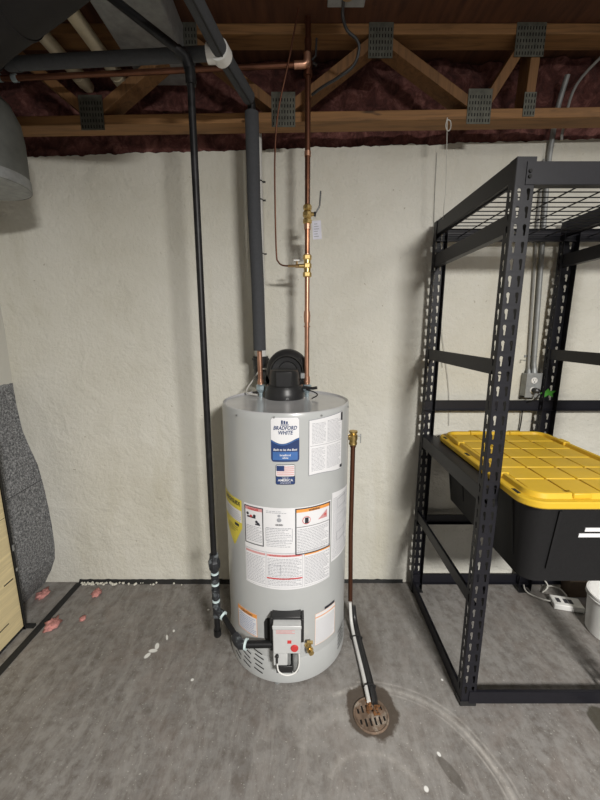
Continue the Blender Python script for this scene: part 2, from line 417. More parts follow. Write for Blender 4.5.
# ================================================================== CEILING FRAMING
tr = thing('floor_truss', (0, -.155, 2.36), 'open web pine floor truss running above the wall top with toothed metal plates', 'truss')
sl = .014
def zc(x): return 2.365+sl*x
mb = MB(); mb.beam((-1.6, -.155, zc(-1.6)+.019), (3.3, -.155, zc(3.3)+.019), .089, .038); build('bottom_chord', mb, 'wood', tr, bevel=.003)
mb = MB(); mb.beam((-1.6, -.155, 2.70), (3.3, -.155, 2.70), .089, .038); build('top_chord', mb, 'wood', tr, bevel=.003)
bn = [-1.62, -.88, -.07, .755, 1.6]; tn = [-1.25, -.47, .33, .955]
def web(x0, x1, vertical=False):
    mb = MB(); z0 = zc(x0)+.038; z1 = 2.681
    mb.beam((x0, -.155, z0+(.0 if vertical else .02)), (x1, -.155, z1-(.0 if vertical else .02)), .085, .038, (0, 1, 0) if False else (1, 0, 0))
    build('web', mb, 'woodz', tr, bevel=.002)
for a, b in ((-.88, -1.25), (-.88, -.47), (-.07, -.47), (-.07, .33), (.755, .33), (.755, .955)): 
    off = .03 if b > a else -.03
    web(a+off, b-off)
web(.965, .975, True)
def gusset(x, z, w, h):
    mb = MB(); mb.box((x-w/2, -.2025, z-h/2), (x+w/2, -.2, z+h/2))
    for i in range(int(w/.012)):
        for j in range(int(h/.022)):
            cx = x-w/2+.008+i*.012; cz = z-h/2+.012+j*.022
            mb.cur = 1; mb.box((cx-.002, -.2032, cz-.006), (cx+.002, -.2024, cz+.006)); mb.cur = 0
    build('gusset_plate', mb, ['plate', 'hole'], tr, smooth=False)
for x in bn[1:4]: gusset(x, zc(x)+.045, .10, .13)
for x in tn[:3]: gusset(x, 2.66, .10, .13)
gusset(.94, 2.66, .12, .12); gusset(.965, zc(.96)+.05, .05, .09)

# pink insulation stuffed at the rim
mb = MB(); nx, nz = 420, 22; vs = []
for i in range(nx+1):
    for j in range(nz+1):
        x = -1.58+4.6*i/nx; z = 2.315+.028*x+(.40-.03*x)*j/nz
        y = .035-.05*(noise.noise((x*3, z*4, 0))+.6)-.03*noise.noise((x*11, z*12, 4))-.015*noise.noise((x*30, z*34, 4))
        if z < ztop(x)+.012: y = max(y, .012)
        vs.append((x, min(y, .05), z))
mb.add(vs, [(i*(nz+1)+j, (i+1)*(nz+1)+j, (i+1)*(nz+1)+j+1, i*(nz+1)+j+1) for i in range(nx) for j in range(nz)])
tag(build('fibreglass_insulation', mb, 'pink', angle=180), 'pink fibreglass insulation stuffed along the top of the wall behind the truss', 'insulation', kind='stuff')

# ================================================================== LEFT CORNER: DUCTS
dt = thing('round_duct', (-1.21, -.4, 2.04), 'grey round duct drop with closed end hanging at top left', 'duct')
mb = MB(); mb.tube([(-1.24, -.40, 2.045), (-1.24, -.40, 2.22), (-1.235, -.40, 2.30), (-1.22, -.41, 2.36), (-1.21, -.42, 2.40)], [.165, .165, .155, .12, .06], 36, cap=False); build('duct_body', mb, 'duct', dt)
mb = MB(); mb.lathe([(0, 2.040), (.150, 2.040), (.168, 2.048), (.168, 2.085), (.163, 2.085)], (-1.24, -.40, 0), n=40); build('end_cap', mb, 'galv', dt)
mb = MB(); p = smoothpath([(-1.22, -.43, 2.30), (-1.16, -.47, 2.38), (-1.00, -.575, 2.405), (-.68, -.76, 2.40), (-.36, -.95, 2.40)], 5)
mb.tube(p, .060, 28)
for i in (5, 9, 13): 
    q = Vector(p[i]); d = (Vector(p[i+1])-q).normalized()*.008; mb.tube([q-d, q+d], .063, 28)
build('overhead_run', mb, 'ductd', dt)  # near-black base colour holds the shade of the unlit duct underside
rd = MB(); rd.box((-.72, -1.2, 2.60), (-.475, -.02, 2.715)); o = build('rectangular_duct', rd, 'galv', bevel=.006, loc=(-.6, -.6, 2.6))
tag(o, 'pale sheet metal rectangular duct between the ceiling framing, behind the black gas pipe', 'duct')
for x, nm in ((-.82, 'beige round pipe in the ceiling, next to the rectangular duct'), (-.995, 'beige round pipe in the ceiling, farther left and half hidden by the dark duct')):
    mb = MB(); mb.cyl((x, -1.0, 2.618), (x, .02, 2.618), .027); mb.cyl((x, -.07, 2.618), (x, -.02, 2.618), .032)
    tag(build('drain_pipe', mb, 'beige', loc=(x, -.5, 2.6)), nm, 'pipe')

# ================================================================== PIPES
# hot side in grey foam
hp = thing('hot_water_pipe', (-.187, -.25, 1.20), 'copper hot water pipe in thick grey foam sleeve rising from left side of tank top', 'pipe')
HX = -.185
mb = MB(); mb.cyl((HX, -.25, 1.235), (HX-.003, -.25, 1.50), .0115); mb.cyl((HX, -.25, 1.235), (HX, -.25, 1.268), .0145)
build('copper_stub', mb, 'copper', hp)
path = round_corners([(HX-.001, -.25, 1.432), (HX-.013, -.25, 2.36)], .05)
mb = MB(); mb.tube([(HX-.001, -.25, 1.405), (HX-.004, -.252, 1.7), (HX-.012, -.25, 2.0), (HX-.013, -.25, 2.372)], .0285, 24)
build('foam_sleeve', mb, 'foam', hp)
mb = MB(); mb.tube(round_corners([(HX-.013, -.25, 2.36), (HX-.013, -.25, 2.412), (HX-.03, -.33, 2.412)], .05), .017, 16); build('black_elbow', mb, 'blackpipe', hp)
mb = MB(); mb.tube([(HX-.02, -.285, 2.408), (-.262, -.51, 2.41), (-.335, -.86, 2.43), (-.40, -1.2, 2.45)], .026, 24)
build('overhead_sleeve', mb, 'foam', hp)
mb = MB(); mb.tube([(HX-.02+.010, -.285, 2.384), (-.252, -.51, 2.386), (-.325, -.86, 2.406), (-.390, -1.2, 2.426)], .0035, 6); build('sleeve_slit', mb, 'foamd', hp)
mb = MB(); mb.cyl((-.285, -.515, 2.41), (-1.0, -.47, 2.408), .021, 20); build('branch_sleeve', mb, 'foam', hp)
mb = MB(); mb.tube([(-.98, -.471, 2.408), (-1.02, -.466, 2.412), (-1.045, -.455, 2.43), (-1.06, -.44, 2.50)], .024, 18); build('branch_elbow', mb, 'foam', hp)
mb = MB(); mb.cyl((-.255, -.515, 2.41), (-.312, -.513, 2.41), .028, 18); mb.cyl((-.27, -.535, 2.41), (-.262, -.498, 2.41), .034, 18); build('tape_wrap', mb, 'white', hp)

# white vent pipe
vp = thing('vent_pipe', (-.206, -.07, 1.35), 'white plastic vent pipe against the wall behind the foam covered pipe', 'pipe')
mb = MB(); mb.cyl((-.203, -.068, 1.33), (-.206, -.068, 2.40), .030, 24); build('pipe_body', mb, 'pvc', vp)
for z in (2.18, 2.10, 1.86):
    mb = MB(); mb.torus((-.206, -.068, z), .031, .0028); mb.box((-.176, -.072, z-.003), (-.162, -.064, z+.003)); build('pipe_strap', mb, 'blackplastic', vp)

# cold side
CX, CY = .032, -.25
cp = thing('cold_water_pipe', (CX, CY, 1.2), 'bare copper cold water riser with brass shutoff valve on right side of tank top', 'pipe')
mb = MB(); mb.cyl((CX, CY, 1.235), (CX, CY, 1.76), .0112); build('lower_pipe', mb, 'copper', cp)
mb = MB(); mb.cyl((CX, CY, 1.79), (CX, CY, 2.13), .0112); build('upper_pipe', mb, 'copper_old', cp)
mb = MB(); mb.cyl((CX, CY, 2.12), (CX, CY, 2.70), .0116); build('dark_upper_pipe', mb, 'copper_dark', cp)
mb = MB()
for z, h, r in ((1.238, .045, .0145), (1.255, .012, .0155), (1.53, .05, .0142), (1.555, .008, .0152), (1.51, .006, .0152), (1.925, .03, .0142), (1.80, .025, .0142), (2.21, .02, .0135)):
    mb.cyl((CX, CY, z), (CX, CY, z+h), r)
build('coupling', mb, 'copper', cp)
mb = MB()
mb.lathe([(0, 1.985), (.015, 1.985), (.019, 1.99), (.019, 2.003), (.0145, 2.008), (.020, 2.018), (.020, 2.032), (.0145, 2.040), (.0185, 2.045), (.0185, 2.058), (.014, 2.063), (0, 2.063)], (CX, CY, 0), n=8)
mb.cyl((CX, CY, 2.025), (CX+.032, CY, 2.025), .008, 10)
bv = build('ball_valve', mb, 'brass', cp, angle=20)
mb = MB(); mb.tube(round_corners([(CX+.030, CY-.002, 2.022), (CX+.036, CY-.004, 2.03), (CX+.052, CY-.004, 2.055), (CX+.056, CY-.004, 2.115)], .01), .0035, 8); mb.cyl((CX+.028, CY, 2.025), (CX+.037, CY, 2.025), .010, 6)
build('valve_lever', mb, 'blackplastic', bv)
bv.location.z -= .038
mb = MB()
for z0 in (1.728, 1.765, 1.80): mb.lathe([(0, z0), (.017, z0), (.019, z0+.004), (.019, z0+.018), (.016, z0+.022), (0, z0+.022)], (CX, CY, 0), n=6)
mb.cyl((CX, CY, 1.735), (CX, CY, 1.81), .015); mb.cyl((CX, CY, 1.775), (CX-.035, CY, 1.775), .009)
build('brass_tee', mb, 'brass', cp, angle=20)
mb = MB(); mb.cyl((CX-.030, CY, 1.775), (CX-.052, CY, 1.775), .009, 6); mb.cyl((CX-.05, CY, 1.775), (CX-.085, CY, 1.775), .006, 6); mb.cyl((CX-.046, CY, 1.775), (CX-.046, CY-.0, 1.795), .005, 8)
nv = build('needle_valve', mb, 'brass_old', cp, angle=20)
mb = MB(); mb.box((CX-.060, CY-.005, 1.795), (CX-.034, CY+.005, 1.801)); build('valve_handle', mb, 'white', nv)
mb = MB(); mb.lathe([(0, 2.50), (.018, 2.50), (.018, 2.52), (.013, 2.525), (.019, 2.54), (.019, 2.56), (.014, 2.57), (.014, 2.63), (0, 2.63)], (CX, CY, 0), n=10)
uv = build('upper_valve', mb, 'copper_dark', cp)
mb = MB(); mb.tube([(CX+.015, CY-.012, 2.55), (CX+.03, CY-.018, 2.56), (CX+.033, CY-.018, 2.62)], .004, 8); mb.tube([(CX+.02, CY-.012, 2.54), (CX+.034, CY-.015, 2.53)], .006, 8); build('valve_lever', mb, 'blackplastic', uv)
# paper tag on valve
mb = MB(); mb.box((CX+.022, CY-.012, 1.925), (CX+.060, CY-.010, 2.0), Matrix.Rotation(radians(-4), 3, 'Y'))
mb.cur = 1
for k in range(6): mb.box((CX+.028, CY-.0128, 1.935+k*.010), (CX+.028+.022*(.6+.4*random.random()), CY-.0121, 1.938+k*.010), Matrix.Rotation(radians(-4), 3, 'Y'))
mb.cur = 2; mb.tube([(CX+.036, CY-.011, 1.995), (CX+.038, CY-.008, 2.008), (CX+.034, CY-.004, 2.018)], .0012, 5)
tag(build('paper_tag', mb, ['tag_paper', 'ink', 'cord'], smooth=False, loc=(CX+.036, CY-.011, 1.96)), 'small white printed paper tag hanging from the brass valve', 'tag').location.z -= .042
# thin tube
mb = MB(); mb.tube(smoothpath([(CX-.082, CY, 1.775), (-.078, CY-.001, 1.778), (-.096, CY, 1.793), (-.104, CY, 1.83), (-.107, CY, 2.04), (-.104, CY-.012, 2.22), (-.088, CY-.03, 2.36), (-.045, CY-.05, 2.52), (-.005, CY-.06, 2.69)], 5), .0035, 8)
tag(build('thin_copper_tube', mb, 'copper_dark', loc=(-.1, CY, 1.78)), 'thin copper tube curving up from the small side valve to the ceiling', 'tube')
# horizontal copper
hc = thing('copper_branch_pipe', (-.5, -.27, 2.5), 'long horizontal tarnished copper pipe under the ceiling', 'pipe')
mb = MB(); mb.tube(round_corners([(-1.30, -.80, 2.60), (-1.21, -.285, 2.474), (-1.15, -.28, 2.476), (CX-.028, CY-.03, 2.523)], .03), .0105, 12); build('pipe_run', mb, 'copper_dark', hc)
mb = MB(); mb.tube(round_corners([(CX-.055, CY-.03, 2.521), (CX-.004, CY-.029, 2.524), (CX-.004, CY-.027, 2.563)], .02), .014, 12); build('elbow', mb, 'copper', hc)
mb = MB(); mb.cyl((-1.14, -.28, 2.476), (-1.12, -.28, 2.477), .014); mb.cyl((-1.2, -.285, 2.475), (-1.18, -.285, 2.475), .014); build('solder_joint', mb, 'zinc', hc)

# gas
GX, GY = -.368, -.545
gp = thing('gas_pipe', (GX, GY, .15), 'black iron gas pipe dropping from the ceiling to the heater burner valve', 'pipe')
mb = MB(); mb.cyl((-.364, GY, 2.335), (GX, GY, .56), .0125, 16); mb.cyl((-.364, GY, 2.30), (-.364, GY, 2.352), .017, 14)
build('vertical_pipe', mb, 'blackpipe', gp)
mb = MB(); mb.tube(round_corners([(-.364, GY, 2.34), (-.366, GY, 2.365), (-.385, GY-.01, 2.385), (-.66, GY-.05, 2.56), (-.80, GY-.1, 2.66)], .02), .0135, 14); mb.tube([(-.366, GY, 2.345), (-.372, GY-.004, 2.372), (-.40, GY-.012, 2.392)], .019, 12); build('overhead_pipe', mb, 'blackpipe', gp)
mb = MB()
mb.lathe([(0, .478), (.018, .478), (.019, .487), (.024, .495), (.026, .512), (.026, .525), (.022, .532), (.019, .545), (.019, .56), (.0, .56)], (GX-.0, GY, 0), n=8)
build('union', mb, 'iron_dirty', gp, angle=20)
mb = MB(); mb.cyl((GX-.001, GY, .27), (GX, GY, .49), .0125)
for z, h in ((.425, .035), (.345, .05), (.255, .062)): mb.lathe([(0, z), (.018, z), (.0185, z+.006), (.0165, z+.01), (.0165, z+h-.01), (.0185, z+h-.006), (.018, z+h), (0, z+h)], (GX, GY, 0), n=16)
mb.tube([(GX, GY, .285), (GX+.03, GY-.018, .275)], [.0165, .0175], 14)
build('threaded_fitting', mb, 'iron_dirty', gp)
mb = MB()
for z in (.465, .412, .330): mb.cyl((GX, GY, z), (GX, GY, z+.008), .0165)
mb.cyl((GX+.03, GY-.018, .275), (GX+.037, GY-.022, .272), .0185); mb.cyl((-.225, -.668, .232), (-.217, -.67, .232), .0225)
build('thread_tape', mb, 'tape', gp)
mb = MB(); mb.cyl((GX, GY, .26), (GX-.001, GY, .165), .0125); mb.lathe([(0, .152), (.014, .152), (.017, .157), (.017, .185), (0, .185)], (GX-.001, GY, 0), n=12); build('drip_leg', mb, 'blackpipe', gp)
mb = MB(); mb.cyl((GX+.03, GY-.018, .275), (-.262, -.645, .236), .0115); build('diagonal_nipple', mb, 'blackpipe', gp)
mb = MB(); mb.tube([(-.275, -.636, .241), (-.256, -.656, .234), (-.245, -.668, .232), (-.222, -.67, .232)], [.018, .021, .021, .019], 14); build('elbow', mb, 'iron_dirty', gp)
mb = MB(); mb.cyl((-.222, -.67, .232), (-.115, -.672, .236), .0145); build('inlet_pipe', mb, 'blackpipe', gp)

# ================================================================== WATER HEATER
TX, TY, TR, TZ = -.0615, -.365, .2765, 1.195
wh = thing('water_heater', (TX, TY, 0), 'tall grey cylindrical gas water heater covered in paper labels', 'water heater')
mb = MB()
mb.lathe([(TR, .035), (TR, TZ-.03), (TR-.001, TZ-.008), (TR-.004, TZ)], (TX, TY, 0), n=128); build('jacket', mb, 'tank', wh, angle=60)
mb = MB(); mb.lathe([(TR-.004, TZ-.002), (TR-.009, TZ+.002), (TR-.014, TZ-.006), (TR-.03, TZ-.009), (0, TZ-.004)], (TX, TY, 0), n=96); build('top_pan', mb, 'tank_top', wh)
mb = MB(); mb.lathe([(TR-.02, .012), (TR+.003, .012), (TR+.005, .03), (TR+.003, .125), (TR+.0005, .132)], (TX, TY, 0), n=128); build('base_ring', mb, 'tank', wh, angle=60)
for a in (-8, 110, -130):
    x = TX+(TR-.012)*sin(radians(a)); y = TY-(TR-.012)*cos(radians(a)); mb = MB(); mb.lathe([(0, 0), (.014, 0), (.014, .012), (.009, .03), (0, .03)], (x, y, 0), n=12); build('foot', mb, 'galv', wh)
def cylp(u, v, lay=1): # u metres of arc from front
    r = TR+.0007*lay; a = (u+.0045)/TR; return (TX+r*sin(a), TY-r*cos(a), v)
DEG = TR*pi/180
class Dec(MB):
    def strip(s, u0, u1, fb, ft, mat, lay, n=None):
        n = n or max(2, int(abs(u1-u0)/(3*DEG))+1); s.cur = mat
        fb = fb if callable(fb) else (lambda u, k=fb: k); ft = ft if callable(ft) else (lambda u, k=ft: k)
        vs = []
        for i in range(n+1):
            u = u0+(u1-u0)*i/n; vs += [cylp(u, fb(u), lay), cylp(u, ft(u), lay)]
        s.add(vs, [(2*i, 2*i+2, 2*i+3, 2*i+1) for i in range(n)])
    def rrect(s, u0, u1, z0, z1, r, mat, lay, n=20):
        def k(u):
            d = min(u-u0, u1-u)
            return 0 if d >= r else r-math.sqrt(max(0, r*r-(r-d)**2))
        s.strip(u0, u1, lambda u: z0+k(u), lambda u: z1-k(u), mat, lay, n)
    def frame(s, u0, u1, z0, z1, w, mat, lay):
        s.strip(u0, u1, z0, z0+w, mat, lay); s.strip(u0, u1, z1-w, z1, mat, lay)
        s.strip(u0, u0+w, z0, z1, mat, lay, 2); s.strip(u1-w, u1, z0, z1, mat, lay, 2)
    def text(s, t, uc, z, h, mat, lay, wmax=None, slant=0):
        vs, fs, wd = text2d(t); k = h; kx = h
        if wmax and wd*kx > wmax: kx = wmax/wd
        s.cur = mat
        s.add([cylp(uc-wd*kx/2+x*kx+y*k*slant, z+y*k, lay) for x, y in vs], fs)
    def lines(s, u0, u1, z0, z1, mat, lay, step=.0065, th=.0022, ragged=True):
        z = z1-step
        while z > z0:
            u = u0; end = u1-(random.random()*.25*(u1-u0) if ragged and random.random() < .4 else 0)
            while u < end-.003:
                wl = min(.004+random.random()*.010, end-u); s.strip(u, u+wl, z, z+th, mat, lay, 1); u += wl+.0022
            z -= step
def dec(name, d, mats, label):
    o = build(name, d, mats, wh, smooth=False); o['label'] = label; return o
W, NV, BL, IK, DK, RD, OR, YL, PW = range(9)
LM = ['paper', 'navy', 'blue', 'ink', 'inkd', 'red', 'orange', 'labely', 'pinkw']
# brand sticker
d = Dec(); u0, u1 = -10.6*DEG, 11.3*DEG; d.rrect(u0-.0012, u1+.0012, 1.0098, 1.1832, .011, IK, .6)
d.rrect(u0, u1, 1.011, 1.182, .010, W, 1)
def kk(u): 
    dd = min(u-u0, u1-u); return 0 if dd >= .010 else .010-math.sqrt(max(0, .0001-(.010-dd)**2))
wave = lambda u: 1.092-.012*sin((u-u0)/(u1-u0)*pi*1.25+.15)*1.3+.008*(1-(u-u0)/(u1-u0))
d.strip(u0, u1, lambda u: 1.011+kk(u), wave, NV, 2, 26); d.strip(u0, u1, lambda u: wave(u)-.0055, lambda u: wave(u)-.002, BL, 3, 26)
d.strip(u0+.006, u1-.006, 1.018, 1.050, BL, 3, 8)
uc = (u0+u1)/2
for k in range(3): d.strip(uc-.014+k*.009, uc-.008+k*.009, 1.158, 1.172-.002*k, NV, 3, 1)
d.strip(uc-.016, uc+.014, 1.153, 1.156, NV, 3, 3)
d.text('BRADFORD', uc, 1.136, .0145, NV, 3, .086, .2); d.text('WHITE', uc, 1.118, .0145, NV, 3, .055, .2)
d.text('Built to be the Best', uc, 1.055, .0085, W, 4, .088, .2); d.text('bradford', uc, 1.034, .008, W, 4, .04); d.text('white', uc, 1.024, .007, W, 4, .035)
dec('brand_sticker', d, LM, 'white and navy rounded sticker')
# flag sticker
d = Dec(); u0, u1 = -7.4*DEG, 8*DEG; d.rrect(u0, u1, .919, 1.0, .006, DK, 1); d.rrect(u0+.002, u1-.002, .953, .998, .003, W, 2)
for k in range(5): d.strip(u0+.005, u1-.004, .9575+k*.0078, .9615+k*.0078, PW, 3, 4)
d.strip(u0+.004, uc-.004, .975, .996, NV, 4, 3); d.strip(u0+.002, u1-.002, .921, .951, NV, 2, 4)
d.text('BUILT IN', uc, .945, .004, W, 3); d.text('AMERICA', uc, .933, .0095, W, 3, .062); d.text('and proud of it', uc, .925, .0045, W, 3, .055)
dec('flag_sticker', d, LM, 'small dark sticker with a flag')
# document pouch, slightly skewed
d = Dec(); P0, P1 = 19*DEG, 51*DEG
fb = lambda u: .950+.004*sin((u-P0)*30)-.004*(u-P0)/.15; ft = lambda u: 1.168+.012*(u-P0)/(P1-P0)
d.strip(P0, P1+.018, lambda u: fb(u)-.003, ft, IK, 2, 16); d.strip(P0+.001, P1+.014, lambda u: fb(u)+.001, lambda u: ft(u)-.002, W, 5, 16)
d.lines(P0+.012, P0+.072, 1.072, 1.158, IK, 7, .0052, .0016); d.lines(P0+.080, P1+.004, 1.072, 1.162, IK, 7, .0052, .0016)
d.lines(P0+.010, P0+.070, .965, 1.060, IK, 7, .0052, .0016); d.lines(P0+.078, P1+.006, .962, 1.060, IK, 7, .0052, .0016)
d.strip(P1+.004, P1+.016, 1.145, 1.178, DK, 8, 2); d.strip(P1+.002, P1+.018, .948, .960, DK, 8, 2); d.strip(P0+.005, P1+.012, 1.066, 1.0675, IK, 7)
dec('document_pouch', d, LM, 'folded printed sheet in clear pouch')
# yellow energy label, peeling on the left
d = Dec(); E0, E1 = -76*DEG, -40*DEG
eb = lambda u: .70-.115*max(0, 1-abs((u-(-52*DEG))/(14*DEG)))+.0*u if u > -66*DEG else .70
d.strip(E0, E1, lambda u: .60+.10*max(0, (u-(-52*DEG))/(12*DEG)) if u > -52*DEG else .60+.10*((-52*DEG-u)/(24*DEG)), .822, YL, 1, 20)
d.strip(E0+.012, E1-.002, .722, .775, W, 2, 10); d.text('ENERGYGUIDE', (E0+E1)/2+.014, .795, .018, DK, 3, .13)
d.lines(E0+.05, E1-.006, .725, .772, IK, 3, .009); d.strip(-50*DEG, -44*DEG, .70, .712, DK, 3, 2); d.lines(-62*DEG, -46*DEG, .66, .70, DK, 3, .010)
dec('energy_label', d, LM, 'yellow label with peeling lower edge')
# big white band of warnings
d = Dec(); B0, B1 = -37*DEG, 41.5*DEG
d.strip(B0, B1, lambda u: .470+.006*((u/B1)**2)-.006, .822, W, 1, 30)
def pict(u, z, r, mat):
    d.cur = mat; n = 12
    d.add([cylp(u+r*cos(2*pi*k/n), z+r*sin(2*pi*k/n), 4) for k in range(n)], [tuple(range(n))])
# left framed danger panel
a, b = -36.3*DEG, -18.2*DEG; d.frame(a, b, .650, .815, .004, DK, 3); d.strip(a+.004, b-.004, .797, .811, PW, 2, 4); d.text('DANGER', (a+b)/2, .799, .009, RD, 4, .05)
d.lines(a+.008, b-.008, .658, .735, IK, 3, .007)
for k, (u, z) in enumerate(((-.030, .781), (-.012, .772), (.006, .776), (.016, .752), (.024, .745))): pict((a+b)/2+u*.9, z, .006, DK if k != 1 else RD)
d.strip((a+b)/2-.03, (a+b)/2+.01, .765, .772, DK, 4, 2); d.strip((a+b)/2+.008, (a+b)/2+.03, .738, .744, DK, 4, 2)
# middle certificate
a, b = -17*DEG, 7*DEG; pict((a+b)/2, .772, .009, IK); pict((a+b)/2, .790, .006, IK); d.text('CERTIFIED', (a+b)/2, .748, .007, DK, 4, .03)
d.lines(a+.006, b-.010, .655, .742, IK, 3, .0072); d.lines(a+.006, b-.03, .795, .812, IK, 3, .006)
d.frame(a+.004, b-.006, .680, .735, .001, IK, 4)
# right framed warning
a, b = 8*DEG, 40.5*DEG; d.frame(a, b, .618, .818, .0045, DK, 3); d.strip(a+.005, b-.005, .800, .813, OR, 2, 8); d.text('WARNING', (a+b)/2, .802, .008, DK, 4, .05)
pict(a+.045, .765, .017, RD); pict(a+.045, .765, .0145, W); d.strip(a+.038, a+.053, .752, .777, DK, 5, 2)
d.strip(b-.062, b-.018, lambda u: .757, lambda u: .757+.034*((u-(b-.062))/.044), PW, 4, 4); pict(b-.028, .770, .006, RD)
d.strip(a+.005, b-.005, .737, .739, DK, 3, 6); d.lines(a+.008, b-.010, .628, .733, IK, 3, .0068)
# lower table
d.strip(B0+.002, B1-.002, .628, .6295, IK, 3, 20)
for c0, c1, hd in ((-36*DEG, -17*DEG, RD), (-16*DEG, 14*DEG, RD), (15.5*DEG, 41*DEG, OR)):
    d.strip(c0, c1, .612, .621, PW if hd == RD else OR, 2, 5)
    d.lines(c0+.004, c1-.004, .478, .608, IK, 3, .0066); d.frame(c0, c1, .473, .626, .0008, IK, 3)
d.text('FOR YOUR SAFETY READ BEFORE OPERATING', -1*DEG, .6135, .006, RD, 4, .125); d.strip(-16*DEG, 14*DEG, .512, .517, RD, 4, 5)
d.frame(-14*DEG, -4*DEG, .53, .575, .0012, IK, 4)
dec('warning_labels', d, LM, 'broad white band of printed warning panels')
# right white label
d = Dec(); d.strip(43*DEG, 76*DEG, .535, lambda u: .848-.02*((u-43*DEG)/(33*DEG)), W, 1, 10)
d.lines(44.5*DEG, 74*DEG, .545, .825, IK, 2, .0075); 
for z in (.62, .70, .77): d.frame(50*DEG, 66*DEG, z, z+.04, .0015, IK, 3)
dec('wiring_label', d, LM, 'white printed diagram label')
# lower caution labels
d = Dec(); d.strip(-50*DEG, -26.5*DEG, .212, lambda u: .322, W, 1, 8); d.frame(-50*DEG, -26.5*DEG, .212, .322, .002, OR, 2); d.strip(-50*DEG, -26.5*DEG, .303, .320, OR, 3, 6)
d.text('CAUTION', -38*DEG, .306, .010, DK, 4, .07); d.lines(-48*DEG, -28*DEG, .218, .300, BL, 3, .009)
dec('left_caution_label', d, LM, 'caution label with orange header')
d = Dec(); d.strip(26*DEG, 50*DEG, .168, .322, W, 1, 8); d.frame(26*DEG, 50*DEG, .168, .322, .001, OR, 2); d.strip(26*DEG, 50*DEG, .302, .306, OR, 3, 6)
d.lines(27*DEG, 49*DEG, .175, .295, IK, 3, .0085, .0018); d.strip(36*DEG, 49*DEG, .324, .336, DK, 2, 3)
dec('right_caution_label', d, LM, 'white label with orange print')
# louvres
d = Dec()
for i in range(3):
    for j in range(5):
        u = (-56+i*13)*DEG+(j % 2)*.006; z = .150-j*.024-.0*i
        if i == 0 and j == 0: z -= .0
        L = 8.5*DEG
        d.strip(u, u+L, (lambda z, u0: lambda q: z-.32*(q-u0))(z, u), (lambda z, u0: lambda q: z+.0065-.32*(q-u0))(z, u), 0, 9, 3)
o = build('left_vent_louvres', d, 'hole', wh, smooth=False)
d = Dec()
for j in range(5):
    u = 55*DEG; z = .058+j*.021; d.strip(u, u+13*DEG, (lambda z, u0: lambda q: z+.3*(q-u0))(z, u), (lambda z, u0: lambda q: z+.006+.3*(q-u0))(z, u), 0, 9, 3)
    d.strip(u+16*DEG, u+27*DEG, (lambda z, u0: lambda q: z+.3*(q-u0))(z, u), (lambda z, u0: lambda q: z+.006+.3*(q-u0))(z, u), 0, 9, 3)
build('right_vent_louvres', d, 'hole', wh, smooth=False)
for a, z in ((-42, TZ-.02), (-8, TZ-.012), (30, TZ-.014), (70, TZ-.012)):
    x, y, _ = cylp(a*DEG, 0, 1); mb = MB(); nx, ny = sin(radians(a)), -cos(radians(a)); mb.cyl((x, y, z), (x+nx*.003, y+ny*.003, z), .004, 8); build('screw', mb, 'galv', wh)
# dark cut-out behind valve + valve
d = Dec(); d.rrect(-19.5*DEG, 15*DEG, .200, .326, .025, 0, 3, 20); build('burner_opening', d, 'blackmatt', wh, smooth=False)
vl = MB(); vl.box((-.108, -.705, .222), (.004, -.625, .352)); vl.box((-.108, -.70, .160), (-.05, -.628, .222)); vl.box((-.11, -.708, .335), (.006, -.70, .354))
vv = build('gas_control_valve', vl, 'valve', wh, bevel=.008)
mb = MB(); mb.box((-.114, -.675, .352), (.004, -.625, .366)); mb.box((.004, -.68, .25), (.016, -.625, .36)); mb.box((-.122, -.675, .205), (-.108, -.625, .36)); build('valve_gasket', mb, 'blackplastic', vv, bevel=.003)
mb = MB(); mb.lathe([(0, -.004), (.014, -.004), (.016, 0), (.016, .004)], (-.022, -.706, .250), 'Y', 16); mb.box((-.050, -.7065, .272), (-.034, -.7045, .286)); build('red_button', mb, 'red', vv)
mb = MB()
for k in range(3): mb.box((-.095, -.7062, .318+k*.006), (-.02-.012*(k % 2), -.7048, .3202+k*.006))
build('valve_print', mb, 'pinkw', vv, smooth=False)
mb = MB(); mb.cyl((-.092, -.712, .212), (-.092, -.70, .212), .007, 12); mb.cyl((-.092, -.708, .182), (-.092, -.708, .212), .004); mb.box((-.096, -.703, .128), (-.030, -.63, .160)); build('igniter_button', mb, 'blackplastic', vv, bevel=.002)
mb = MB(); mb.cyl((-.018, -.69, .128), (-.018, -.69, .215), .012); mb.cyl((-.045, -.688, .145), (-.045, -.688, .222), .008); build('thermocouple_nut', mb, 'galv', vv)
mb = MB(); mb.tube(smoothpath([(-.092, -.712, .182), (-.085, -.716, .15), (-.055, -.718, .135), (-.02, -.712, .14), (-.004, -.705, .17), (-.004, -.70, .222)], 5), .003, 8); build('burner_wire', mb, 'white', vv)
mb = MB(); mb.cyl((-.04, -.635, .135), (-.04, -.675, .135), .02, 16); build('burner_tube', mb, 'galv', vv)
mb = MB()
a = radians(19.6); nx, ny = sin(a), -cos(a); x, y = TX+TR*nx, TY+TR*ny
for r, s0, s1, n_ in ((.014, 0, .012, 6), (.010, .012, .028, 12), (.014, .028, .036, 12), (.011, .036, .05, 12)): mb.cyl((x+nx*s0, y+ny*s0, .19), (x+nx*s1, y+ny*s1, .19), r, n_)
mb.cyl((x+nx*.03, y+ny*.03, .205), (x+nx*.03, y+ny*.03, .225), .006, 8); mb.box((x+nx*.03-.012, y+ny*.03-.006, .222), (x+nx*.03+.012, y+ny*.03+.006, .229)); build('drain_valve', mb, 'brass', wh)
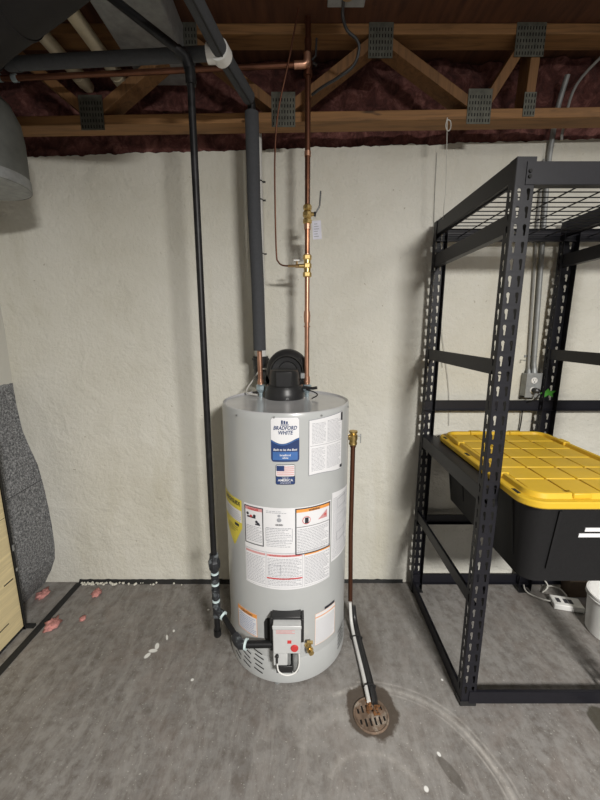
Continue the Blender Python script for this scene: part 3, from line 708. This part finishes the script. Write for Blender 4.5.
# nipples
for x, y in ((HX, -.25), (CX, CY)):
    mb = MB(); mb.lathe([(0, 1.188), (.010, 1.188), (.010, 1.207), (.014, 1.210), (.0215, 1.222), (.0215, 1.240), (.016, 1.247), (0, 1.247)], (x, y, 0), n=8); build('dielectric_nipple', mb, 'zinc', wh, angle=20)
mb = MB(); mb.box((-.155, -.215, 1.192), (-.14, -.19, 1.2)); 
# vent blower
bw = MB(); BX, BY = -.071, -.285
bw.lathe([(.088, 1.190), (.089, 1.195), (.089, 1.222), (.085, 1.228), (.085, 1.248), (.080, 1.254), (0, 1.256)], (BX, BY, 0), n=40)
bl = build('vent_blower', bw, 'blackplastic', wh)
mb = MB(); mb.lathe([(0, 1.250), (.070, 1.250), (.068, 1.300), (.062, 1.320), (.058, 1.322), (0, 1.324)], (BX, BY-.012, 0), n=32); mb.box((BX-.035, BY-.084, 1.252), (BX+.035, BY-.04, 1.318)); build('motor_housing', mb, 'blackplastic', bl, bevel=.003)
mb = MB(); mb.lathe([(0, -.215), (.042, -.215), (.046, -.222), (.078, -.225), (.096, -.213), (.102, -.20), (.102, -.17), (.095, -.16), (0, -.16)], (BX+.012, 0, 1.306), 'Y', 48); mb.lathe([(.07, -.226), (.075, -.236), (.08, -.226)], (BX+.008, 0, 1.302), 'Y', 40); mb.box((BX-.07, -.212, 1.19), (BX+.088, -.165, 1.31)); build('fan_housing', mb, 'blackplastic', bl)
mb = MB(); mb.cyl((-.203, -.068, 1.30), (-.203, -.068, 1.365), .040, 24); mb.tube(round_corners([(-.203, -.068, 1.32), (-.203, -.10, 1.265), (-.14, -.17, 1.262)], .04), .036, 20); mb.cyl((-.203, -.068, 1.345), (-.203, -.068, 1.355), .044, 24); build('outlet_elbow', mb, 'blackplastic', bl)
mb = MB(); mb.box((BX+.073, -.262, 1.275), (BX+.093, -.222, 1.30)); build('junction_clip', mb, 'galv', bl, bevel=.002)
mb = MB(); mb.tube(smoothpath([(-.16, -.16, 1.31), (-.20, -.13, 1.30), (-.235, -.16, 1.25), (-.255, -.2, 1.22), (-.25, -.24, 1.203), (-.20, -.27, 1.20)], 5), .004, 8); build('power_cord', mb, 'cord', bl)
mb = MB(); mb.tube([(BX+.09, -.27, 1.235), (BX+.13, -.28, 1.232), (BX+.15, -.285, 1.236)], .007, 8); mb.tube(smoothpath([(BX+.10, -.27, 1.225), (BX+.14, -.29, 1.215), (BX+.15, -.31, 1.205), (BX+.125, -.34, 1.196)], 4), .003, 6); build('sensor_wire', mb, 'blackplastic', bl)

# relief valve and discharge
rv = thing('relief_discharge_pipe', (.25, -.30, 0), 'tarnished copper discharge pipe with brass relief valve down right side of tank', 'pipe')
mb = MB(); mb.cyl((.19, -.325, 1.005), (.25, -.30, 1.005), .012, 12); mb.lathe([(0, .965), (.017, .965), (.02, .972), (.017, .985), (.021, .995), (.021, 1.013), (.014, 1.02), (.02, 1.026), (.02, 1.034), (0, 1.036)], (.25, -.30, 0), n=12)
rr = build('relief_valve', mb, 'brass', rv)
mb = MB(); mb.box((.283, -.303, .975), (.287, -.297, 1.018)); mb.cyl((.27, -.30, 1.01), (.286, -.30, 1.01), .004, 8); build('test_lever', mb, 'galv', rr)
mb = MB(); mb.tube([(.25, -.30, .972), (.252, -.298, .5), (.262, -.30, .04)], .0112, 14); mb.cyl((.25, -.30, .955), (.25, -.30, .975), .014); build('copper_pipe', mb, 'copper_dark', rv)
dh = thing('drain_hose', (.27, -.5, 0), 'black hose strapped beside a pale tube, lying on floor from tank to the drain', 'hose')
mb = MB(); mb.tube(smoothpath([(.275, -.305, .10), (.280, -.33, .045), (.287, -.40, .018), (.300, -.60, .016), (.305, -.70, .016), (.303, -.735, .014)], 5), .0125, 14); build('black_hose', mb, 'blackplastic', dh)
mb = MB(); mb.tube(smoothpath([(.256, -.315, .13), (.260, -.345, .05), (.266, -.42, .017), (.276, -.60, .016), (.280, -.725, .014)], 5), .0085, 12); build('pale_tube', mb, 'pvc', dh)
for y in (-.42, -.665):
    x = .276+(-.42-y)*.06; mb = MB(); mb.tube([(x-.022, y, .008), (x-.018, y, .028), (x+.012, y, .032), (x+.028, y, .02), (x+.026, y, .004)], .0028, 6); build('zip_tie', mb, 'blackmatt', dh)
# floor drain
fd = thing('floor_drain', (.283, -.757, 0), 'round rusty slotted floor drain grate in a damp stain', 'drain')
DX, DY, DR = .281, -.768, .07
mb = MB(); n = 48
holes = []
for i, w_ in enumerate((.022, .034, .040, .040, .034, .022)):
    x = -.055+i*.022
    for s in (-1, 1):
        L = .028 if i in (0, 5) else .036; y0 = s*.012; y1 = s*(.012+L)
        if abs(x) > .05: y1 = s*(.012+.024)
        a, b = min(y0, y1), max(y0, y1); holes.append([(x-.0045, a, 0), (x-.0045, b, 0), (x+.0045, b, 0), (x+.0045, a, 0)])
outer = [(.072*cos(2*pi*k/n), .072*sin(2*pi*k/n), 0) for k in range(n)]
polys = [[Vector(p) for p in outer]]+[[Vector(p) for p in h[::-1]] for h in holes]
tri = tessellate_polygon(polys); flat = [p for pl in polys for p in pl]
R8 = Matrix.Rotation(radians(8), 3, 'Z')
pts = [R8@(p*.85)+Vector((DX, DY, .005)) for p in flat]; mb.add(pts, tri)
o = build('slotted_grate', mb, 'rust', fd, smooth=False); md = o.modifiers.new('s', 'SOLIDIFY'); md.thickness = .004
mb = MB(); mb.torus((DX, DY, .003), .066, .0045, n=48); build('rim_ring', mb, 'rust', fd)
mb = MB(); mb.lathe([(0, .0008), (.063, .0008)], (DX, DY, 0), n=40); build('drain_pit', mb, 'hole', fd)
mb = MB()
for i in range(45):
    a = random.random()*2*pi; r = .012+random.random()*.03; x = DX+.012+r*cos(a)*.7; y = DY+.03+r*sin(a); q = .003+random.random()*.005
    mb.lathe([(0, -q*.3), (q, 0), (q*.6, q*.7), (0, q*.9)], (x, y, .006), n=5)
build('rust_flakes', mb, 'rustd', fd, smooth=False)['kind'] = 'stuff'

# ================================================================== STORAGE RACK
rk = thing('storage_rack', (.66, -.4, 0), 'black boltless steel storage rack with slotted posts and wire top', 'rack')
RX = [.652, 1.272, 1.90]; YF, YR, PZ = -.728, -.045, 2.008
PITCH = .0508
def keyhole(cx, cz, s=1):
    pts = []
    for k in range(9):
        a = radians(-25+230*k/8); pts.append((cx+.0058*cos(a)*s, cz+.010+.0062*sin(a)))
    pts += [(cx-.0046*s, cz+.002), (cx-.0018*s, cz-.003), (cx-.0018*s, cz-.0165), (cx+.0015*s, cz-.0185), (cx+.0042*s, cz-.0165)]
    return pts if s > 0 else pts[::-1]
def slotted(width, cols, flip):
    cells = int(PZ/PITCH); v2 = []; f2 = []
    for c in range(cells):
        z0 = c*PITCH; z1 = z0+PITCH if c < cells-1 else PZ
        outer = [Vector((0, z0, 0)), Vector((width, z0, 0)), Vector((width, z1, 0)), Vector((0, z1, 0))]
        polys = [outer]
        if c not in (0, cells-1):
            for cc in cols:
                polys.append([Vector((x, z, 0)) for x, z in keyhole(cc, z0+PITCH/2, flip)][::-1])
        tri = tessellate_polygon(polys); o = len(v2); v2 += [p for pl in polys for p in pl]; f2 += [tuple(i+o for i in t) for t in tri]
    return v2, f2
A2 = slotted(.058, (.015, .043), 1); B2 = slotted(.038, (.020,), -1)
def post_mesh(y, sy):  # outer corner at (0,y); flange along +X, other along sy
    mb = MB(); v, f = A2; mb.add([(p.x, 0, p.y) for p in v], f); v, f = B2; mb.add([(0, sy*p.x, p.y) for p in v], f)
    mb.add([(.058, 0, 0), (.058, sy*.034, 0), (.058, sy*.034, PZ), (.058, 0, PZ)], [(0, 1, 2, 3)])
    return mb
protos = {}
for key, y, sy in (('f', YF, 1), ('r', YR, -1)):
    for x in RX:
        if key not in protos:
            mb = post_mesh(y, sy); me = bpy.data.meshes.new('post'); me.from_pydata(mb.v, [], mb.f); me.materials.append(M['black']); me.update()
            bm = bmesh.new(); bm.from_mesh(me); bmesh.ops.remove_doubles(bm, verts=bm.verts, dist=.00001); bm.to_mesh(me); bm.free(); protos[key] = me
        if key == 'f' and x > 1.0 and False: continue
        o = bpy.data.objects.new('post', protos[key]); COL.objects.link(o); o.parent = rk; o.location = Vector((x, y, 0))-Vector(ORG[rk.name])
        md = o.modifiers.new('thick', 'SOLIDIFY'); md.thickness = .0016; md.offset = 0
        ORG[o.name] = ORG[rk.name]
        if x == RX[1]: o.scale = (1.3, 1, 1)
        mb = MB(); mb.box((x-.003, min(y, y+sy*.045)-.002, 0), (x+.062, max(y, y+sy*.045)+.002, .004)); mb.box((x-.003, y-.0025*sy-.001, 0), (x+.062, y-.0025*sy+.001, .022)); mb.box((x-.0035, min(y, y+sy*.04), 0), (x-.0015, max(y, y+sy*.04), .022)); build('post_foot', mb, 'blackplastic', rk, smooth=False)
def lbeam(name, p, q, h, inward, shelf=.03, lip=.010):
    """angle beam: vertical web height h with top at given z and a flange going inward from lower edge"""
    mb = MB(); p = Vector(p); q = Vector(q); i = Vector(inward)
    def quad(a0, b0, da): 
        mb.add([a0, b0, b0+da, a0+da], [(0, 1, 2, 3)])
    quad(p, q, Vector((0, 0, -h))); quad(p+Vector((0, 0, -h*.28)), q+Vector((0, 0, -h*.28)), i*.008) if False else None
    quad(p+Vector((0, 0, -h)), q+Vector((0, 0, -h)), i*shelf); quad(p, q, i*lip)
    o = build(name, mb, 'black', rk, smooth=False); md = o.modifiers.new('s', 'SOLIDIFY'); md.thickness = .002; md.offset = 0
    return o
X0, X1 = RX[0], RX[2]+.05
lbeam('front_beam', (X0+.030, YF-.003, 1.993), (X1, YF-.003, 1.993), .062, (0, 1, 0))
lbeam('front_beam', (X0+.030, YF-.003, .068), (X1, YF-.003, .068), .055, (0, 1, 0), .02)
for z, h in ((1.975, .055), (1.130, .052), (.470, .05), (.092, .055)): lbeam('rear_beam', (X0+.01, YR-.003, z), (X1, YR-.003, z), h, (0, -1, 0), .02)
for x in RX:
    for z, zf, h in ((2.008, 2.008, .060), (1.855, 1.855, .055), (1.40, 1.40, .05), (.942, .942, .06), (.505, .505, .05), (.062, .062, .058)):
        if x == RX[1] and z < .6: continue
        lbeam('side_beam', (x+.003, YF+.004, zf), (x+.003, YR-.004, z), h, (-1 if (x == RX[1] and abs(z-.942) < .01) else 1, 0, 0), .012 if (x == RX[1] and abs(z-.942) < .01) else .030, {RX[0]: .066, RX[1]: .012}.get(x, .01) if abs(z-.942) < .01 else .010)
for x, y in [(RX[0]+.040, YF-.0075)]:
    for z in (1.952, 1.967): 
        mb = MB(); mb.lathe([(0, y-.002), (.005, y-.001), (.006, y+.004)], (x, 0, z), 'Y', 10); build('rivet', mb, 'blackmatt', rk)
mb = MB(); zz = 1.948
y = YF+.01
while y < YR-.005: mb.tube([(X0+.01, y, zz), (X1-.01, y, zz)], .0022, 5); y += .05
x = X0+.02
while x < X1: mb.tube([(x, YF+.006, zz-.004), (x, YR-.008, zz-.004)], .0026, 5); x += .105
build('wire_deck', mb, 'black', rk)

# tote
tt = thing('storage_tote', (1.0, -.48, .65), 'black plastic storage tote with yellow grid lid held in the rack', 'storage tote')
def rrect(cx, cy, hx, hy, r, n=6):
    pts = []
    for (sx, sy, a0) in ((1, 1, 0), (-1, 1, 90), (-1, -1, 180), (1, -1, 270)):
        for k in range(n+1):
            a = radians(a0+90*k/n); pts.append((cx+sx*(hx-r)+r*cos(a), cy+sy*(hy-r)+r*sin(a)))
    return pts
def loft(mb, secs, cx, cy, cap0=True, cap1=True):
    n = None; base = len(mb.v)
    for hx, hy, r, z in secs:
        p = rrect(cx, cy, hx, hy, r); n = len(p); mb.v += [(x, y, z) for x, y in p]
    fs = [(base+i*n+k, base+i*n+(k+1) % n, base+(i+1)*n+(k+1) % n, base+(i+1)*n+k) for i in range(len(secs)-1) for k in range(n)]
    if cap0: fs.append(tuple(base+k for k in range(n))[::-1])
    if cap1: fs.append(tuple(base+(len(secs)-1)*n+k for k in range(n)))
    mb.f += fs; mb.mi += [mb.cur]*len(fs)
LX, LY, HX_, HY_ = .992, -.496, .280, .387
mb = MB(); loft(mb, [(HX_-.070, HY_-.075, .045, .636), (HX_-.060, HY_-.062, .05, .644), (HX_-.030, HY_-.030, .055, .93), (HX_-.028, HY_-.028, .055, .935), (HX_-.012, HY_-.012, .06, .936), (HX_-.012, HY_-.012, .06, .956)], LX, LY)
body = build('tote_body', mb, 'toteblack', tt, angle=40)
mb = MB()
def ribf(x, y0, top=.925, bot=.70):  # rib on front (slanted)
    f0 = LY-(HY_-.030); f1 = LY-(HY_-.060); t = (.93-bot)/(.93-.655); yb = f0+(f1-f0)*t
    mb.beam((x, f0-.001, top), (x, yb-.001, bot), .010, .008, (0, 1, 0))
for x in (LX-.15, LX+.15): ribf(x, 0)
for y in (-.22, -.36, -.62, -.76):
    for s in (-1, 1):
        f0 = LX+s*(HX_-.030); f1 = LX+s*(HX_-.060); mb.beam((f0, y, .925), (f0+(f1-f0)*.8, y, .71), .010, .008, (s, 0, 0))
build('body_rib', mb, 'toteblack', body)
mb = MB()
loft(mb, [(HX_-.003, HY_-.003, .068, .944), (HX_, HY_, .07, .948), (HX_, HY_, .07, .964), (HX_-.004, HY_-.004, .068, .968), (HX_-.024, HY_-.024, .058, .969),
          (HX_-.028, HY_-.028, .056, .984), (HX_-.031, HY_-.031, .054, .986), (HX_-.040, HY_-.040, .048, .986), (HX_-.043, HY_-.043, .046, .984), (HX_-.047, HY_-.047, .044, .966)], LX, LY)
lid = build('lid', mb, 'yellow', tt, angle=30)
mb = MB(); nx_, ny_ = 4, 6; ax0 = LX-HX_+.055; ax1 = LX+HX_-.055; ay0 = LY-HY_+.055; ay1 = LY+HY_-.055
for i in range(nx_):
    for j in range(ny_):
        a = ax0+(ax1-ax0)*i/nx_; b = ax0+(ax1-ax0)*(i+1)/nx_; c = ay0+(ay1-ay0)*j/ny_; e = ay0+(ay1-ay0)*(j+1)/ny_; g = .003
        mb.box((a+g, c+g, .962), (b-g, e-g, .9765))
build('lid_tile', mb, 'yellow', lid, bevel=.003)
mb = MB()
for y in (-.30, -.66):
    for s in (-1, 1): x = LX+s*(HX_-.036); mb.box((x-.016, y-.03, .97), (x+.016, y+.03, .9885))
for x in (.90, 1.10):
    for s in (-1, 1): y = LY+s*(HY_-.036); mb.box((x-.03, y-.016, .97), (x+.03, y+.016, .9885))
build('rim_block', mb, 'yellow', lid, bevel=.004)
mb = MB()
for y in (-.20, -.44, -.80):
    for s in (-1, 1): x = LX+s*(HX_-.013); mb.box((x-.006, y-.018, .966), (x+.006, y+.018, .9695))
mb.box((LX+.02, LY-HY_+.060, .9705), (LX+.10, LY-HY_+.085, .978)); mb.box((LX-.15, LY+HY_-.018, .966), (LX-.12, LY+HY_-.008, .9695))
build('latch_slot', mb, 'blackmatt', lid, smooth=False)
mb = MB()
for x0, x1, z in ((.938, 1.07, .846), (.922, 1.07, .824)):
    t = (.93-z)/(.93-.655); y = LY-(HY_-.030)+.03*t-.0025
    mb.box((x0, y, z), (x1, y+.002, z+.014), Matrix.Rotation(radians(6.5), 3, 'X'))
build('label_strip', mb, 'paper', body, smooth=False)

# ================================================================== WALL ELECTRICAL
ob = thing('outlet_box', (1.235, -.03, 1.2), 'grey metal outlet box with two receptacles on the wall behind the rack', 'outlet')
mb = MB(); mb.box((1.190, -.055, 1.150), (1.262, 0, 1.272)); build('box_body', mb, 'galv', ob, bevel=.004)
mb = MB(); mb.box((1.186, -.058, 1.146), (1.266, -.055, 1.276)); build('cover_plate', mb, 'galv', ob, bevel=.003)
for z in (1.237, 1.187):
    mb = MB(); mb.lathe([(0, -.061), (.015, -.061), (.017, -.058)], (1.226, 0, z), 'Y', 20); r = build('receptacle', mb, 'white', ob)
    mb = MB(); mb.box((1.219, -.0618, z), (1.221, -.0608, z+.009)); mb.box((1.231, -.0618, z), (1.233, -.0608, z+.009)); mb.cyl((1.226, -.0618, z-.007), (1.226, -.0608, z-.007), .003, 8); build('socket_slot', mb, 'blackmatt', r, smooth=False)
mb = MB(); mb.lathe([(0, -.10), (.013, -.095), (.015, -.064), (0, -.062)], (1.228, 0, 1.187), 'Y', 14)
mb.tube(smoothpath([(1.228, -.09, 1.187), (1.23, -.105, 1.175), (1.215, -.09, 1.14), (1.205, -.03, 1.10), (1.21, -.015, 1.0), (1.205, -.012, .7), (1.30, -.012, .25), (1.42, -.03, .03)], 6), .0035, 8)
tag(build('plugged_cord', mb, 'blackplastic', loc=(1.228, -.06, 1.187)), 'thin black cord plugged in the lower receptacle and hanging down the wall', 'cord')
cd = thing('electrical_conduit', (1.23, -.02, 1.28), 'grey metal conduit running down the wall to the outlet box', 'conduit')
mb = MB(); mb.tube(round_corners([(1.24, -.03, 1.27), (1.24, -.016, 1.32), (1.19, -.014, 2.28), (1.19, -.03, 2.50), (1.2, -.06, 2.62)], .06), .0115, 14); build('conduit_tube', mb, 'galv', cd)
mb = MB(); mb.tube(round_corners([(1.212, -.03, 1.27), (1.212, -.014, 1.32), (1.172, -.012, 2.0), (1.168, -.012, 2.30)], .04), .006, 10); build('side_cable', mb, 'greycable', cd)
for z in (1.36, 1.93):
    x = 1.24-(z-1.32)*.052; mb = MB(); mb.torus((x, -.015, z), .0125, .002, n=14, m=6); mb.box((x-.045, -.004, z-.006), (x-.012, -.0005, z+.006)); build('conduit_strap', mb, 'galv', cd)
mb = MB(); mb.cyl((1.24, -.030, 1.262), (1.24, -.022, 1.295), .015, 10); mb.cyl((1.212, -.030, 1.262), (1.212, -.022, 1.29), .010, 10); build('connector', mb, 'galv', cd)
mb = MB(); L = [(1.262, -.062, 1.172), (1.285, -.064, 1.178), (1.30, -.066, 1.196), (1.312, -.064, 1.182), (1.345, -.062, 1.183), (1.325, -.064, 1.168), (1.33, -.066, 1.150), (1.305, -.066, 1.162), (1.285, -.064, 1.148), (1.283, -.064, 1.165)]
nL = len(L); mb.add(L+[(x, y+.004, z) for x, y, z in L], [tuple(range(nL)), tuple(range(nL, 2*nL))[::-1]]+[(i, (i+1) % nL, nL+(i+1) % nL, nL+i) for i in range(nL)])
mb.tube([(1.262, -.05, 1.165), (1.285, -.062, 1.165)], .002, 6)
tag(build('green_tie', mb, 'green', smooth=False, loc=(1.3, -.06, 1.17)), 'small green twist tie sticking out from the outlet box', 'tie')
mb = MB(); mb.tube([(1.175, -.001, 1.34), (1.176, -.04, 1.341)], .0018, 6); mb.lathe([(0, -.044), (.004, -.044), (.004, -.042), (0, -.042)], (1.176, 0, 1.341), 'Y', 8)
tag(build('nail', mb, 'galv', loc=(1.175, 0, 1.34)), 'small nail sticking out of the wall left of the conduit', 'nail')
# power adapter, cord, bucket, box
AD = Matrix.Rotation(radians(-14), 3, 'Z')
pa = thing('power_strip', (1.46, -.19, 0), 'small white power strip on floor under the rack', 'power strip')
mb = MB(); mb.box((1.395, -.235, 0), (1.54, -.155, .032), AD); build('strip_case', mb, 'white', pa, bevel=.005)
mb = MB()
for x in (1.425, 1.462, 1.485): mb.box((x-.010, -.212, .031), (x+.010, -.180, .0335), AD, (1.4675, -.195, .016))
build('strip_socket', mb, 'inkd', pa, smooth=False)
mb = MB(); mb.tube(smoothpath([(1.41, -.18, .016), (1.36, -.15, .01), (1.31, -.09, .012), (1.33, -.03, .05), (1.35, -.02, .10), (1.40, -.03, .09), (1.44, -.08, .04), (1.40, -.10, .01), (1.46, -.06, .02), (1.51, -.08, .02), (1.50, -.15, .03)], 6), .004, 8); build('strip_cord', mb, 'cord', pa)
bk = thing('white_bucket', (1.56, -.375, 0), 'white plastic bucket at right edge of frame under the rack', 'bucket')
mb = MB(); mb.lathe([(0, .004), (.098, .004), (.102, .0), (.106, .005), (.118, .20), (.124, .205), (.124, .215), (.116, .215), (.100, .01), (0, .01)], (1.565, -.375, 0), n=40); build('bucket_body', mb, 'white', bk)
mb = MB(); mb.torus((1.565, -.375, .196), .1215, .004, n=40); build('bucket_rim', mb, 'white', bk)
mb = MB(); mb.box((1.53, -.13, 0), (1.78, -.06, .10)); bx = build('cardboard_box', mb, 'cardboard', bevel=.003, loc=(1.66, -.08, 0)); tag(bx, 'low dark brown cardboard box on floor against the wall behind the power strip', 'box')

# hanging cords on wall
mb = MB(); mb.tube(smoothpath([(.622, -.203, 2.372), (.636, -.207, 2.362), (.637, -.21, 2.335), (.626, -.21, 2.325), (.617, -.208, 2.345), (.622, -.206, 2.376)], 5), .0022, 6)
mb.tube(smoothpath([(.622, -.206, 2.372), (.638, -.20, 2.12), (.640, -.19, 2.03), (.70, -.03, 1.9), (.715, -.012, 1.75), (.74, -.010, 1.5), (.80, -.010, 1.2), (.82, -.010, .98)], 6), .0016, 6)
tag(build('hanging_string', mb, 'cord', loc=(.68, -.1, 2.3)), 'thin white string looped over the truss and hanging down by the rack post', 'string')
mb = MB(); mb.tube(smoothpath([(.655, -.008, 2.33), (.66, -.006, 2.1), (.672, -.006, 1.9), (.70, -.007, 1.6), (.76, -.007, 1.3)], 6), .0012, 6)
tag(build('thin_wire', mb, 'greycable', loc=(.65, 0, 2)), 'very thin grey wire down the wall left of the white string', 'wire')

# ceiling junction box + cable
jb = thing('junction_box', (.162, -.40, 2.62), 'square metal junction box at top edge with black cable below', 'junction box')
mb = MB(); mb.box((.100, -.515, 2.622), (.222, -.415, 2.70)); build('box_body', mb, 'galv', jb, bevel=.003)
mb = MB(); mb.box((.096, -.52, 2.616), (.226, -.41, 2.622)); build('box_cover', mb, 'galv', jb, bevel=.002)
mb = MB(); mb.cyl((.162, -.465, 2.608), (.162, -.465, 2.616), .022, 16); build('knockout', mb, 'brass_old', jb)
mb = MB(); mb.tube(smoothpath([(.15, -.44, 2.614), (.152, -.41, 2.59), (.17, -.40, 2.555), (.205, -.39, 2.535), (.217, -.38, 2.51), (.20, -.37, 2.465), (.15, -.36, 2.435), (.09, -.33, 2.42), (.048, -.28, 2.42)], 6), .0055, 10)
build('black_cable', mb, 'blackplastic', jb)
mb = MB(); mb.tube(smoothpath([(1.33, -.30, 2.70), (1.28, -.24, 2.64), (1.22, -.10, 2.56), (1.205, -.07, 2.40), (1.21, -.06, 2.36)], 6), .006, 8)
tag(build('grey_cable', mb, 'greycable', loc=(1.22, -.1, 2.5)), 'grey cable curving down behind the truss near the conduit', 'cable')

# ================================================================== LEFT CABINET
cb = thing('storage_cabinet', (-1.6, -.6, 0), 'pale yellow board cabinet with black metal corner frame at left edge', 'cabinet')
mb = MB(); mb.box((-1.55, -.95, .02), (-1.405, -.352, 1.0)); mb.cur = 1
mb.box((-1.4055, -.42, .30), (-1.404, -.365, .306)); mb.box((-1.4055, -.50, .105), (-1.404, -.43, .110)); mb.box((-1.4055, -.95, .62), (-1.404, -.352, .622))
build('side_panel', mb, ['ply', 'blackmatt'], cb, smooth=False)
mb = MB(); mb.box((-1.56, -.352, .0), (-1.400, -.338, 1.02)); mb.box((-1.408, -.352, .0), (-1.398, -.346, 1.02)); build('corner_frame', mb, 'blackmatt', cb, smooth=False)
mb = MB(); mb.box((-1.43, -.345, 0), (-1.362, -.325, .012)); mb.box((-1.55, -.95, 0), (-1.41, -.352, .02)); build('foot', mb, 'blackmatt', cb, smooth=False)
mb = MB(); mb.box((-1.403, -.349, .44), (-1.396, -.338, .47)); mb.box((-1.403, -.349, .33), (-1.396, -.338, .345)); build('frame_clip', mb, 'galv', cb, smooth=False)

# pink tufts on the floor
lab = ['pink insulation tuft in the left corner on far side of the black strip', 'pink insulation tuft touching the near side of the black strip', 'pink insulation tuft near the wall, right of the black strip', 'smallest pink insulation tuft, on open floor right of the strip']
for (x, y, r), lb in zip(((-1.475, -.115, .035), (-1.275, -.33, .038), (-1.175, -.10, .028), (-1.145, -.285, .018)), lab):
    mb = MB(); n1, n2 = 20, 10; vs = []
    for i in range(n2+1):
        th = pi*i/n2
        for j in range(n1):
            ph = 2*pi*j/n1; dv = Vector((sin(th)*cos(ph), sin(th)*sin(ph), cos(th)))
            k = r*(1+.55*noise.noise(dv*2.2+Vector((x*9, y*9, 0)))+.35*noise.noise(dv*5+Vector((x*9, 0, 0)))+.28*noise.noise(dv*13))
            vs.append((x+dv.x*k*.8, y+dv.y*k*1.1, max(.001, r*.3+dv.z*k*.45)))
    mb.add(vs, [(i*n1+j, i*n1+(j+1) % n1, (i+1)*n1+(j+1) % n1, (i+1)*n1+j) for i in range(n2) for j in range(n1)])
    tag(build('insulation_tuft', mb, 'tuft', angle=180, loc=(x, y, 0)), lb, 'insulation', 'pink insulation tufts on the floor')
